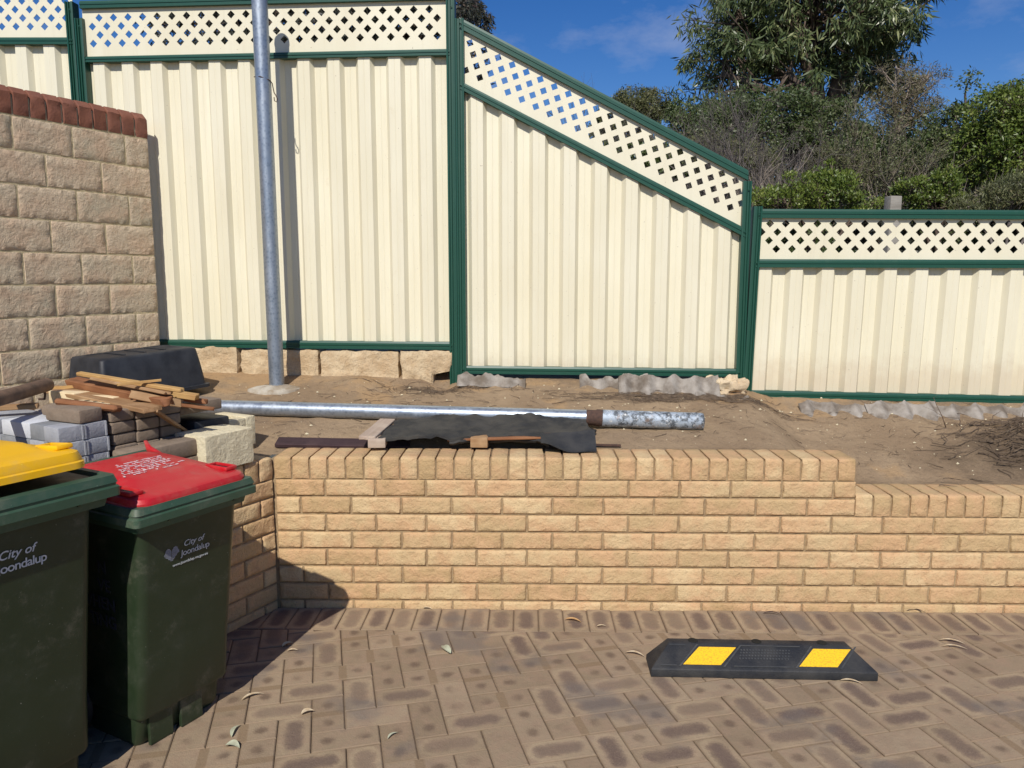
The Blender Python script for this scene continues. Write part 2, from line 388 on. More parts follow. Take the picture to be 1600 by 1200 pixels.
# paving: 230 x 115 pavers in 90 degree herringbone, turned 13.6 degrees, with a header course at the wall
def clip(poly, P, N):
    out = []
    for i in range(len(poly)):
        a, b = poly[i], poly[(i + 1) % len(poly)]
        da = (a[0] - P[0]) * N[0] + (a[1] - P[1]) * N[1]; db = (b[0] - P[0]) * N[0] + (b[1] - P[1]) * N[1]
        if da >= 0: out.append(a)
        if (da >= 0) != (db >= 0):
            t = da / (da - db); out.append((a[0] + (b[0] - a[0]) * t, a[1] + (b[1] - a[1]) * t))
    return out
def shrink(poly, d):
    c = (sum(p[0] for p in poly) / len(poly), sum(p[1] for p in poly) / len(poly)); out = []
    n = len(poly)
    # intersect inward offset lines
    area = sum(poly[i][0] * poly[(i + 1) % n][1] - poly[(i + 1) % n][0] * poly[i][1] for i in range(n)) / 2
    if abs(area) < 8e-4: return None
    sg = 1 if area > 0 else -1; ln = []
    for i in range(n):
        a, b = poly[i], poly[(i + 1) % n]; ex, ey = b[0] - a[0], b[1] - a[1]; L = math.hypot(ex, ey)
        if L < 1e-4: return None
        nx, ny = -ey / L * sg, ex / L * sg; ln.append((a[0] + nx * d, a[1] + ny * d, ex / L, ey / L))
    for i in range(n):
        x1, y1, a1, b1 = ln[i - 1]; x2, y2, a2, b2 = ln[i]; den = a1 * b2 - b1 * a2
        if abs(den) < 1e-5: return None
        t = ((x2 - x1) * b2 - (y2 - y1) * a2) / den; out.append((x1 + a1 * t, y1 + b1 * t))
    return out
def paver(mb, poly, c, ax, kind, rnd):
    "poly world 2D, c centre, ax unit axis of length"
    uvf = lambda p: ((p[0] - c[0]) * ax[0] + (p[1] - c[1]) * ax[1], -(p[0] - c[0]) * ax[1] + (p[1] - c[1]) * ax[0])
    o = shrink(poly, .0014); i = shrink(poly, .0050)
    if not o or not i: return
    dz = random.uniform(-.002, .002); tx, ty = random.uniform(-.014, .014), random.uniform(-.014, .014)
    zf = lambda p: dz + (p[0] - c[0]) * tx + (p[1] - c[1]) * ty
    top = [(p[0], p[1], zf(p)) for p in i]; mb.face(top, rnd, kind, [uvf(p) for p in i])
    n = len(o)
    for q in range(n):
        a, b = o[q], o[(q + 1) % n]; ia, ib = i[q], i[(q + 1) % n]
        mb.face([(a[0], a[1], zf(a) - .003), (b[0], b[1], zf(b) - .003), (ib[0], ib[1], zf(ib)), (ia[0], ia[1], zf(ia))], rnd, kind, [uvf(a), uvf(b), uvf(ib), uvf(ia)])
        mb.face([(a[0], a[1], -.02), (b[0], b[1], -.02), (b[0], b[1], zf(b) - .003), (a[0], a[1], zf(a) - .003)], rnd, kind, [uvf(a), uvf(b), uvf(b), uvf(a)])
def build_paving():
    mb = MB(); m = .1165; th = R(13.6); ux = (math.cos(th), math.sin(th)); uy = (-math.sin(th), math.cos(th))
    hx = C0 + WN * .236
    O = (.02, 1.0)
    for a in range(-60, 60):
        for b in range(-60, 60):
            d = (a - b) % 4          # classic domino herringbone
            if d == 0: cells = (a, b, 2, 1)
            elif d == 3: cells = (a, b, 1, 2)
            else: continue
            # d==0 covers (a,b),(a+1,b); d==3 covers (a,b),(a,b+1)
            x0, y0, w, h = cells
            P = [(x0 * m, y0 * m), ((x0 + w) * m, y0 * m), ((x0 + w) * m, (y0 + h) * m), (x0 * m, (y0 + h) * m)]
            P = [(O[0] + p[0] * ux[0] + p[1] * uy[0], O[1] + p[0] * ux[1] + p[1] * uy[1]) for p in P]
            cx = sum(p[0] for p in P) / 4; cy = sum(p[1] for p in P) / 4
            if not (-4.2 < cx < 4.9 and -.9 < cy < 3.6): continue
            c = (cx, cy)
            P = clip(P, (hx.x, hx.y), (-WD.y * -1 * -1, 0) if 0 else (WN.x, WN.y))
            if len(P) < 3: continue
            P = clip(P, (C0.x, C0.y), (NN.x, NN.y))
            if len(P) < 3: continue
            kind = random.choices((0, 1, 2), (.46, .46, .08))[0]
            paver(mb, P, c, ux if w == 2 else uy, kind, random.random())
    s = -.6
    while s < 6.0:
        p0 = C0 + WD * (s + .0); w = .116
        q = [p0, p0 + WD * w, p0 + WD * w + WN * .234, p0 + WN * .234]
        P = clip([(p.x, p.y) for p in q], (C0.x, C0.y), (NN.x, NN.y)); s += w
        if len(P) < 3: continue
        c = p0 + WD * w / 2 + WN * .117
        paver(mb, P, (c.x, c.y), (WN.x, WN.y), 0, random.random() * .9)
    struct(mb.build('driveway_paving', M_pave))
    mb = MB(); mb.face([(-4.4, -1.1, -.006), (5.1, -1.1, -.006), (5.1, 3.6, -.006), (-4.4, 3.6, -.006)]); struct(mb.build('driveway_bedding_sand', M_joint))
build_paving()
# ------------------------------------------------------------------ masonry
def rock(mb, P, U, N, w, h, dep, nu, nv, amp, seed, edge=.005, sc=18, Vv=Vector((0, 0, 1)), rough_edge=.0015):
    "brick: P = lower-left-front corner, U along, N outward, displaced front"
    r = random.random(); G = []
    for j in range(nv + 1):
        row = []
        for i in range(nu + 1):
            # grid lines pulled towards the arrises
            fu = i / nu; fv = j / nv
            a = w * fu; b = h * fv
            if i == 1: a = edge
            if i == nu - 1: a = w - edge
            if j == 1: b = edge
            if j == nv - 1: b = h - edge
            on = (i in (0, nu)) or (j in (0, nv))
            p = P + U * a + Vv * b
            q = p * sc + Vector((seed * 3.1, seed, 0))
            d = amp * (fbm(q, 1, 3) * .8)
            if on:
                d = -edge * 1.1
                jit = rough_edge * nz(p * 55, 1, seed)
                p = p + U * jit * (1 if i in (0, nu) else 0) + Vv * jit * (1 if j in (0, nv) else 0)
            row.append(p + N * d)
        G.append(row)
    vs = [p for row in G for p in row]; n = nu + 1
    fs = [(j * n + i, j * n + i + 1, (j + 1) * n + i + 1, (j + 1) * n + i) for j in range(nv) for i in range(nu)]
    # returns to the back
    ring = [(0, i) for i in range(n)] + [(j, nu) for j in range(1, nv + 1)] + [(nv, i) for i in range(nu - 1, -1, -1)] + [(j, 0) for j in range(nv - 1, 0, -1)]
    b0 = len(vs)
    for (j, i) in ring: vs.append(G[j][i] - N * (dep - .002))
    L = len(ring)
    for q in range(L):
        a = ring[q][0] * n + ring[q][1]; b = ring[(q + 1) % L][0] * n + ring[(q + 1) % L][1]
        fs.append((b, a, b0 + q, b0 + (q + 1) % L))
    mb.add(vs, fs, r)
def soldier(mb, P, U, N, w, h, dep, seed, chamfer=0., top_amp=.0015):  # noqa
    "brick on edge forming a coping: rocky front plus top"
    r = random.random(); nu, nf, nt = 5, 7, 6
    prof = []                                   # (outward, z)
    for j in range(nf + 1): prof.append((0, h * j / nf))
    prof[0] = (-.004, 0)
    if chamfer:
        prof = [(-.004, 0)] + [(0, (h) * j / 5) for j in range(1, 6)] + [(-chamfer * j / 3, h + chamfer * j / 3) for j in range(1, 4)]
        zt = h + chamfer; st = -chamfer
    else:
        prof[-1] = (-.001, h - .005); prof.append((-.006, h)); zt = h; st = -.006
    for j in range(1, nt + 1): prof.append((st - (dep + st - .004) * j / nt, zt - (0 if j < nt else .004)))
    prof.append((-dep, zt - .01)); prof.append((-dep, 0))
    vs = []
    for k, (o, z) in enumerate(prof):
        for i in range(nu + 1):
            a = w * i / nu
            if i == 1: a = .0035
            if i == nu - 1: a = w - .0035
            p = P + U * a + N * o + Vector((0, 0, z)); on = i in (0, nu)
            d = fbm(p, 24, 3, seed) * (.0050 if o > -.01 else top_amp)
            if on: d -= .0035
            nrm = N if (o > -.004 and z < h * .97) else (Vector((0, 0, 1)) if k > nf + 1 or (chamfer and k > 8) else (N + Vector((0, 0, 1))).normalized())
            vs.append(p + nrm * d)
    n = nu + 1; fs = [(j * n + i, j * n + i + 1, (j + 1) * n + i + 1, (j + 1) * n + i) for j in range(len(prof) - 1) for i in range(nu)]
    for i in (0, nu):
        f = [j * n + i for j in range(len(prof))]; fs.append(tuple(f if i == nu else f[::-1]))
    mb.add(vs, fs, r)
def slab(mb, P, U, N, L, z0, z1, off, dep):
    a = P - N * off; b = a + U * L; c = b - N * (dep - off); d = a - N * (dep - off)
    vs = [Vector((p.x, p.y, z)) for z in (z0, z1) for p in (a, b, c, d)]
    mb.add(vs, [(0, 1, 5, 4), (1, 2, 6, 5), (2, 3, 7, 6), (3, 0, 4, 7), (4, 5, 6, 7), (3, 2, 1, 0)])
def course(mb, P, U, N, L, z, h, bl, j, start, dep, nu, nv, amp, edge, sc, mirror=False):
    s = 0.; first = True; k = random.random() * 99
    while s < L - .02:
        w = (start if first else bl); w = min(w, L - s); first = False
        if w > .03:
            nn = max(4, int(nu * w / bl + .5))
            a = s
            rock(mb, P + U * (a + .0) + Vector((0, 0, z)), U, N, w - .0, h, dep, nn, nv, amp, k, edge, sc)
        s += w + j; k += 1
HI = 2.745                                       # length of the taller wall part
def build_main_wall():
    root = empty('retaining_wall', C0, 0, 'low retaining wall of cream rock-faced brick with a step down at its right and an angled return behind the bins', 'wall')
    T = -C0
    mb = MB(); mo = MB(); cp = MB(); O = Vector((0, 0, 0))
    tops = [.635 - .086 * i for i in range(8)]
    for q, t in enumerate(tops):
        z = t - .076
        st = .23 if q % 2 == 0 else .112
        L = HI - .006 if q < 2 else 5.9
        course(mb, O + WD * .006, WD, WN, L, z, .076, .23, .010, st, .11, 22, 9, .0044, .0050, 19)
        if q < 8:
            # the return wall: start at the corner and run back towards the camera
            course(mb, O - DD * 3.2, DD, NN, 3.194, z, .076, .23, .010, .23 if q % 2 else .12, .11, 20, 8, .0044, .0050, 19)
    slab(mo, O - WD * .02, WD, WN, HI + .018, -.1, WT - .014, .0095, .225)
    slab(mo, O + WD * HI, WD, WN, 3.2, -.1, .559, .0092, .224)
    slab(mo, O - DD * 3.2, DD, NN, 3.2, -.1, WT - .0145, .0098, .12)
    s = .004
    while s < HI - .03:
        soldier(cp, O + WD * s + Vector((0, 0, .642)), WD, WN, .0765, .103, .232, s * 31); s += .0857
    s = HI + .004
    while s < 5.9:
        soldier(cp, O + WD * s + Vector((0, 0, .470)), WD, WN, .0765, .103, .232, s * 31); s += .0857
    s = .082
    while s < 3.2:
        soldier(cp, O - DD * s + Vector((0, 0, .642)), DD, NN, .0765, .103, .125, s * 31); s += .0857
    # end of the taller part: stretchers showing their heads
    mb.build('brickwork', M_brick, root, smooth=False, angle=50); mo.build('mortar', M_mortar, root); cp.build('coping', M_brick, root, angle=50)
build_main_wall()
BE = Vector((-2.18 * 1.04, 4.75 * 1.04, EYE * -.04))
def build_block_wall():
    root = empty('block_wall', BE, 0, 'tall wall of buff split-face blocks topped with red bricks at the left edge', 'wall'); root.scale = (1.04, 1.04, 1.04)
    mb = MB(); mo = MB(); cp = MB(); O = Vector((0, 0, 0)); L = 4.6
    top = 2.405
    for q in range(11):
        z = top - .172 * q - .162
        # lay from the far end back: mirror U
        s = 0.; first = True; k = random.random() * 50
        while s < L:
            w = (.1475 if (q % 2 == 0 and first) else .305); first = False
            rock(mb, O - DD * (s + w) + Vector((0, 0, z)), DD, NN, w, .162, .09, int(7 + w * 34), 9, .0032, k, .0024, 24, rough_edge=.003)
            s += w + .0105; k += 1.3
    slab(mo, O - DD * L, DD, NN, L - .004, .4, 2.42, .0022, .085)
    s = .0765
    while s < L:
        soldier(cp, O - DD * s + NN * .004 + Vector((0, 0, 2.415)), DD, NN, .0765, .108, .118, s * 17, chamfer=.034); s += .0865
    mc = MB(); slab(mc, O - DD * L, DD, NN, L - .004, 2.4145, 2.512, .004, .10)
    mb.build('blockwork', M_block, root, angle=50); mo.build('mortar', M_mortar2, root); c = cp.build('brick_coping', M_redcap, root, angle=40); mc.build('coping_mortar', M_mortar2, root)
build_block_wall()
# ------------------------------------------------------------------ fence
P0, P1, P2 = Vector((-2.73, 5.10, 0)), Vector((-.345, 4.885, 0)), Vector((1.462, 4.80, 0)); P3 = Vector((3.84, 4.725, 0)); Pm = Vector((-5.1, 5.30, 0))
SHN = Vector((0, -1, 0))
class Bay:
    "coordinates of one bay: s along, z up, o towards the camera; lean shears it"
    def __init__(b, A, B, tilt=0., zt=0.):
        b.A = A; b.D = (B - A).normalized(); b.L = (B - A).length; b.N = Vector((b.D.y, -b.D.x, 0)); b.tilt = tilt; b.zt = zt
    def P(b, s, z, o=0.):
        return b.D * (s + (z - b.zt) * b.tilt) + b.N * o + Vector((0, 0, z))       # local to A
    def px(b, x, y):
        p = on_line(x, y, b.A, b.D); return (p - b.A).dot(b.D), p.z
def strip(mb, b, s0, s1, zl, zh, prof):
    "extrude a closed profile [(o, t)] (t=0..1 from zl to zh) between s0 and s1; zl/zh functions of s"
    r0 = [b.P(s0, lerp(zl(s0), zh(s0), t), o) for o, t in prof]; r1 = [b.P(s1, lerp(zl(s1), zh(s1), t), o) for o, t in prof]
    mb.loft([r0, r1])
RAILP = [(-.018, 0), (.030, 0), (.030, .24), (.026, .28), (.026, .44), (.030, .48), (.030, .72), (.026, .76), (.022, 1), (-.018, 1)]
def post(b, s, z0, z1, root, w=.052, name='post', tilt=None):
    mb = MB(); rings = []
    prof = [(-w / 2, -.03), (-w / 2, .034), (-w * .30, .036), (-w * .26, .026), (-w * .04, .026), (0, .036), (w * .04, .026), (w * .26, .026), (w * .30, .036), (w / 2, .034), (w / 2, -.03)]
    for z in (z0, z1): rings.append([b.P(s + ds, z, o) for ds, o in prof])
    mb.loft(rings)
    for z in ([z1 - .05] if z1 - z0 > .5 else []) + [z for z in getattr(b, 'screws', [])]:
        c = b.P(s + w * .15, z, .036); mb.tube([c, c + b.N * .004], .0045, 6)
    return mb.build(name, M_green, root)
def sheet(b, s0, s1, zl, zh, root, phase=0.):
    pitch = .190; prof = [(0, .0), (.073, .0), (.094, -.034), (.166, -.034), (.187, .0)]
    pts = []; s = s0 - pitch + phase
    while s < s1 + pitch:
        for ds, o in prof[:4]: pts.append((s + ds, o + .014))
        s += pitch
    P = []
    for (a, oa), (c, oc) in zip(pts, pts[1:]):
        if c <= s0 or a >= s1: continue
        if a < s0: oa = oa + (oc - oa) * (s0 - a) / (c - a); a = s0
        if c > s1: oc = oa + (oc - oa) * (s1 - a) / (c - a); c = s1
        if not P: P.append((a, oa))
        # faint swaging and hand-made waviness in the flats
        P.append((c, oc))
    Q = [P[0]]
    for (a, oa), (c, oc) in zip(P, P[1:]):
        if abs(oa - oc) < 1e-6 and c - a > .05:
            m1 = a + (c - a) * .46; m2 = a + (c - a) * .5; m3 = a + (c - a) * .54
            Q += [(m1, oa), (m2, oa - .0016), (m3, oa)]
        Q.append((c, oc))
    nz_ = 14; vs = []
    for k in range(nz_ + 1):
        for (s, o) in Q:
            z = lerp(zl(s), zh(s), k / nz_); w = .0022 * nz((s * 2.0, z * 1.2, b.A.x), 1) + .0008 * nz((s * 7, z * 4, 5), 1)
            vs.append(b.P(s, z, o + w))
    n = len(Q); fs = [(j * n + i, j * n + i + 1, (j + 1) * n + i + 1, (j + 1) * n + i) for j in range(nz_) for i in range(n - 1)]
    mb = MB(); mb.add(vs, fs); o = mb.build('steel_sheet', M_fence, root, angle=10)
    return o
def lattice(b, s0, s1, zl, zh, root, rows=4, start=0., slope=None):
    "flat sheet with real diamond holes; rows follow the rail"
    p = .0955; hd = .0245
    outer = [(s0, zl(s0)), (s1, zl(s1)), (s1, zh(s1)), (s0, zh(s0))]
    ang = math.atan2(zl(s1) - zl(s0), s1 - s0); ca, sa = math.cos(ang), math.sin(ang)
    H = (zh(s0) - zl(s0)) * ca; rp = p / 2 * 1.07
    base = H * .5 - rp * 1.5 + .012
    loops = []
    L = (s1 - s0) / ca
    for j in range(rows):
        t = start + (p / 2 if j % 2 else 0) - p * 4
        while t < L + .6:
            cx, cz = t, base + rp * j
            hole = [(cx - hd, cz), (cx, cz + hd), (cx + hd, cz), (cx, cz - hd)]
            W = [(s0 + x * ca - z * sa, zl(s0) + x * sa + z * ca) for x, z in hole]
            cxw = sum(q[0] for q in W) / 4
            if all(s0 + .006 < q[0] < s1 - .006 for q in W) and all(zl(q[0]) + .004 < q[1] < zh(q[0]) - .004 for q in W): loops.append(W)
            t += p
    polys = [[Vector((x, z, 0)) for x, z in outer]] + [[Vector((x, z, 0)) for x, z in h] for h in loops]
    flat = [q for l in polys for q in l]; RT = Matrix.Rotation(.3713, 3, 'Z')
    tris = tessellate_polygon([[RT @ q for q in l] for l in polys])
    mb = MB(); mb.v = [tuple(b.P(q.x, q.y, .004)) for q in flat] + [tuple(b.P(q.x, q.y, .001)) for q in flat]; n = len(flat)
    fs = [list(t) for t in tris] + [[i + n for i in t][::-1] for t in tris]; assert len(tris) > 5
    k = 0
    for l in polys:
        m = len(l)
        for i in range(m): fs.append([k + i, k + (i + 1) % m, n + k + (i + 1) % m, n + k + i])
        k += m
    mb.f = fs; mb.r = [0] * len(fs); mb.k = [0] * len(fs); mb.uv = [[(0, 0)] * len(f) for f in fs]
    return mb.build('lattice', M_fence, root)
def rail(b, s0, s1, zl, zh, root, name):
    mb = MB(); strip(mb, b, s0, s1, zl, zh, RAILP); return mb.build(name, M_green, root)
def lin(b, p, q):
    (sa, za), (sb, zb) = b.px(*p), b.px(*q); return lambda s: za + (zb - za) * (s - sa) / (sb - sa)
G_F = 'bays of the green and cream boundary fence'
def bay(A, B, label, rows, posts, phase, lstart, tilt=0., zt=0., s0=.03, s1=None, sheet_to=None):
    b = Bay(A, B, tilt, zt); root = empty('fence_bay', A, 0, label, 'fence', G_F); s1 = s1 or b.L - .03
    f = {k: lin(b, *v) for k, v in rows.items()}
    rail(b, s0, s1, f['t0'], f['t1'], root, 'top_rail'); rail(b, s0, s1, f['m0'], f['m1'], root, 'middle_rail'); rail(b, s0, s1, f['b0'], f['b1'], root, 'bottom_rail')
    lattice(b, s0, s1, lambda s: f['m1'](s) - .004, lambda s: f['t0'](s) + .01, root, start=lstart)
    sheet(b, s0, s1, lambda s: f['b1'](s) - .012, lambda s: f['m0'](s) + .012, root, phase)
    for (s, z0, z1) in posts: post(b, s, z0, z1, root)
    return b, f
# tall level bay between the lamp pole's posts
b, f = bay(P0, P1, 'tall level fence bay of cream ribbed steel with lattice top behind the upright pole',
    dict(b0=((265, 542), (705, 546)), b1=((265, 530), (705, 534)), m0=((140, 99), (700, 88)), m1=((140, 90), (700, 78)), t0=((140, 15), (700, 1)), t1=((140, 3), (700, -12))),
    [(.018, .80, 3.20), (2.372, .80, 3.25)], .055, .060)
b, f = bay(Pm, P0, 'partly hidden fence bay rising behind the brick-capped block wall',
    dict(b0=((0, 545), (110, 545)), b1=((0, 534), (110, 534)), m0=((0, 71), (112, 71)), m1=((0, 60), (112, 60)), t0=((0, -14), (112, -16)), t1=((0, -27), (112, -29))),
    [(2.34, .80, 3.30)], .02, .02)
# sloping bay
b, f = bay(P1, P2, 'sloping fence bay of cream ribbed steel whose lattice top falls to the right',
    dict(b0=((725, 583), (1150, 588)), b1=((725, 571), (1150, 576)), m0=((728, 145), (1163, 371)), m1=((728, 132), (1163, 357)), t0=((728, 51), (1170, 284)), t1=((728, 34), (1170, 268))),
    [(.030, .80, 3.13), (1.775, .72, 2.17)], .065, .0)
b, f = bay(P2, P3, 'low fence bay of cream ribbed steel with lattice top at the right, below the bushes',
    dict(b0=((1175, 621), (1600, 630)), b1=((1175, 609), (1600, 618)), m0=((1187, 418), (1600, 419)), m1=((1187, 405), (1600, 406)), t0=((1187, 341), (1600, 343)), t1=((1187, 327), (1600, 329))),
    [(.024, .72, 2.02), (2.345, .6, 2.0)], .03, .03, tilt=.018, zt=1.35, s1=2.36)
P4 = P3 + (P3 - P2).normalized() * 2.38
b, f = bay(P3, P4, 'low fence bay beyond the right edge of the view, continuing the low one',
    dict(b0=((1800, 634), (2200, 640)), b1=((1800, 622), (2200, 628)), m0=((1800, 420), (2200, 421)), m1=((1800, 407), (2200, 408)), t0=((1800, 344), (2200, 345)), t1=((1800, 330), (2200, 331))),
    [(.024, .6, 2.0), (2.36, .6, 2.0)], .03, .03)
# ------------------------------------------------------------------ limestone footing blocks under the fence
def rounded_stone(name, c, size, rz, mat, amp=.006, seed=0., n=(10, 6, 8), label=None, cat=None, group=None, notch=None, bev=.012, ground=True):
    bm = bmesh.new(); bmesh.ops.create_grid
    mb = MB(); nx, ny, nzz = n
    vid = {}
    def V(i, j, k):
        key = (i, j, k)
        if key in vid: return vid[key]
        p = Vector(((i / nx - .5) * size[0], (j / ny - .5) * size[1], (k / nzz - .5) * size[2]))
        # round the arrises
        q = p.copy(); h = Vector(size) / 2
        inner = Vector((max(-h.x + bev, min(h.x - bev, q.x)), max(-h.y + bev, min(h.y - bev, q.y)), max(-h.z + bev, min(h.z - bev, q.z))))
        d = q - inner
        if d.length > 1e-6: q = inner + d.normalized() * min(d.length, bev * 1.0)
        nn = (q - Vector((0, 0, 0))); nn = Vector((nn.x / size[0], nn.y / size[1], nn.z / size[2])).normalized()
        q = q + nn * amp * fbm(q, 14, 4, seed)
        mb.v.append(tuple(q)); vid[key] = len(mb.v) - 1; return vid[key]
    def quad(*k): mb.f.append([V(*x) for x in k]); mb.r.append(.2 + .6 * random.random() if 0 else .5); mb.k.append(0); mb.uv.append([(0, 0)] * 4)
    for i in range(nx):
        for j in range(ny): quad((i, j, 0), (i, j + 1, 0), (i + 1, j + 1, 0), (i + 1, j, 0)); quad((i, j, nzz), (i + 1, j, nzz), (i + 1, j + 1, nzz), (i, j + 1, nzz))
    for i in range(nx):
        for k in range(nzz): quad((i, 0, k), (i + 1, 0, k), (i + 1, 0, k + 1), (i, 0, k + 1)); quad((i, ny, k), (i, ny, k + 1), (i + 1, ny, k + 1), (i + 1, ny, k))
    for j in range(ny):
        for k in range(nzz): quad((0, j, k), (0, j, k + 1), (0, j + 1, k + 1), (0, j + 1, k)); quad((nx, j, k), (nx, j + 1, k), (nx, j + 1, k + 1), (nx, j, k + 1))
    if notch: mb.v = [tuple(notch(Vector(v))) for v in mb.v]
    o = mb.build(name, mat, angle=40); o.location = c; o.rotation_euler = (0, 0, rz)
    bm.free()
    if label: tag(o, label, cat, group)
    return o
fb = Bay(P0, P1); AZ = math.atan2(fb.D.y, fb.D.x)
def footing(x0, x1, yt, yb, label, seed, notch=None, off=.03):
    s0, zt = fb.px(x0, yt); s1, _ = fb.px(x1, yt); _, zb = fb.px((x0 + x1) / 2, yb); zb -= .06
    c = P0 + fb.D * (s0 + s1) / 2 - fb.N * (.10 - off) + Vector((0, 0, (zt + zb) / 2))
    rounded_stone('limestone_footing', c, (s1 - s0 - .004, .20, zt - zb), AZ + (.03, -.025, .0, .04)[seed % 4], M_footing, .016, seed * 7.3, (24, 6, 14), label, 'stone block', 'limestone blocks under the fence', notch)
footing(262, 374, 541, 585, 'limestone block under the fence behind the black tub', 1)
footing(378, 500, 545, 590, 'limestone block under the fence directly behind the upright pole', 2)
footing(502, 623, 547, 600, 'long limestone block under the fence just right of the upright pole', 3)
def ntch(v):
    if v.x > .035 and v.z < .02: v.x = .035 + (v.x - .035) * .10
    return v
footing(626, 706, 547, 606, 'limestone block with a broken lower right corner beside the fence post', 4, ntch, .035)
# ------------------------------------------------------------------ upright pole
PX, PY = -1.452, 4.70
pz = gz(PX, PY)
root = empty('steel_pole', (PX, PY, pz - .05), 0, 'upright galvanised steel pole standing in a concrete collar before the fence', 'pole')
PTOP = 3.27
def pole_pt(z):       # leans a little
    return Vector(((z - pz) * -.004, 0, z - pz + .05))
mb = MB(); mb.tube([pole_pt(pz - .05), pole_pt(1.6), pole_pt(2.5), pole_pt(PTOP)], .0455, 28); mb.build('pole_shaft', M_galv, root, angle=40)
mb = MB(); q = pole_pt(PTOP); mb.tube([q, q + Vector((0, 0, .02)), q + Vector((0, 0, .036)), q + Vector((0, 0, .044))], [.049, .047, .034, .006], 24); mb.build('cap', M_galv, root, smooth=True)
mb = MB(); z = 2.70; q = pole_pt(z)
w = [q + Vector(v) for v in ((-.046, -.02, .05), (.0, -.05, .045), (.047, -.02, .03), (.050, .01, .02), (.052, .02, -.01), (.056, .02, -.03), (.066, .02, -.045), (.074, .02, -.065), (.068, .02, -.082), (.056, .02, -.075), (.054, .02, -.055))]
mb.tube(w, .0028, 6); mb.build('tie_wire', M_rust, root, smooth=True)
def collar():
    mb = MB(); n = 40; rings = []
    for k, (rr, z) in enumerate(((.02, .030), (.07, .028), (.12, .020), (.160, .010), (.168, -.012), (.15, -.05))):
        rg = []
        for i in range(n):
            a = 2 * math.pi * i / n; q = rr * (1 + .16 * nz((math.cos(a) * 1.5, math.sin(a) * 1.5, k * .1), 1, 3) + (.05 * nz((math.cos(a) * 6, math.sin(a) * 6, k), 1) if k > 1 else 0))
            rg.append(Vector((q * math.cos(a) * 1.05, q * math.sin(a) * .85 - .01, z + .008 * nz((a * 3, k, 0), 1.3) - .02 * max(0, math.sin(a)))))
        rings.append(rg)
    mb.loft(rings[::-1]); o = mb.build('concrete_collar', M_conc, root, angle=45); o.location = (.0, 0, .035)
collar()
# ------------------------------------------------------------------ pole lying on the soil
def lying():
    z1 = gz(-1.0, 4.16) + .043; a = Vector((-1.78, 4.19, gz(-1.6, 4.19) + .045)); j = on_line(925, 652.5, (0, 4.05), (1, -.04)); j2 = on_line(932, 653, (0, 4.05), (1, -.04)); e = on_line(1099, 658.5, (0, 4.05), (1, -.04))
    root = empty('fallen_pole', a, 0, 'long galvanised pole lying on the soil behind the retaining wall', 'pole')
    m = on_line(330, 636, (0, 4.17), (1, -.04)); a = m + (m - j).normalized() * .25; root.location = a
    mb = MB(); mb.tube([Vector((0, 0, 0)), (j - a) * .5, j - a - (j - a).normalized() * .03], .041, 32); mb.build('pole_shaft', M_galv, root, angle=40)
    mb = MB(); u = (j - a).normalized(); mb.tube([j - a - u * .030, j - a + u * .02, j - a + u * .024, j2 - a + u * .03], [.0415, .042, .0455, .0455], 28); mb.build('rusted_joint', M_rust, root, angle=40)
    u = (e - j2).normalized(); mb = MB(); E_ = e - a; J_ = j2 - a + u * .018
    rings = [J_, J_ + (E_ - J_) * .33, J_ + (E_ - J_) * .66, E_ - u * .012, E_ - u * .003, E_]
    mb.tube(rings, [.0455, .0455, .0455, .0455, .043, .036], 32, cap=True); mb.build('buried_end', M_galvd, root, angle=40)
    for s in (.28, .57):
        q = (j - a) * s; mb = MB(); mb.tube([q + Vector((0, 0, .03)), q + Vector((0, 0, .075))], .004, 6)
    return
lying()
# ------------------------------------------------------------------ fibre cement edging
def wavy(name, s0, s1, y, ztop, lean, h, label, seed, b, jag=.02, pitch=.142, amp=.024, gaps=(), zfun=None):
    n = int((s1 - s0) / .006); mb = MB(); T = .006
    nv = 7; A = b.A + b.N * y; vs = []
    for side in (0, 1):
        for i in range(n + 1):
            s = s0 + (s1 - s0) * i / n; ph = 2 * math.pi * s / pitch
            o = amp * math.sin(ph); top = jag * (nz((s * 4, seed, 0), 1) + .8 * nz((s * 13, seed, 2), 1) + .35 * nz((s * 40, seed, 4), 1)) - .022 * (1 + math.sin(ph + 2.2)) * .5
            zb = (zfun(s) if zfun else 0)
            for j in range(nv + 1):
                t = j / nv; z = ztop + zb + top * t - h * (1 - t)
                oo = o - (z - ztop) * lean
                p = A + b.D * s + b.N * (oo + (T if side == 0 else 0)); vs.append(Vector((p.x, p.y, z)))
    m = nv + 1; K = (n + 1) * m; fs = []
    for side in (0, 1):
        for i in range(n):
            for j in range(nv):
                q = (side * K + i * m + j, side * K + (i + 1) * m + j, side * K + (i + 1) * m + j + 1, side * K + i * m + j + 1); fs.append(q if side == 0 else q[::-1])
    for i in range(n): fs.append((i * m + nv, (i + 1) * m + nv, K + (i + 1) * m + nv, K + i * m + nv))
    for i in (0, n):
        for j in range(nv): fs.append((i * m + j, i * m + j + 1, K + i * m + j + 1, K + i * m + j))
    mb.add(vs, fs); o = mb.build(name, M_asb, angle=60); tag(o, label, 'garden edging', 'broken fibre cement edging sheets in the soil')
bs = Bay(P1, P2); br = Bay(P2, P3)
def edge(b, x0, x1, yt, off, label, seed, lean=.9, h=.12, jag=.02, amp=.024, dz=0.):
    A = b.A + b.N * off; p0 = on_line(x0, yt[0], A, b.D); p1 = on_line(x1, yt[1], A, b.D)
    s0 = (p0 - A).dot(b.D); s1 = (p1 - A).dot(b.D)
    wavy('edging_sheet', s0, s1, off, p0.z + dz + .020, lean, h, label, seed, b, jag, amp=amp, zfun=lambda s: (p1.z - p0.z) * (s - s0) / (s1 - s0))
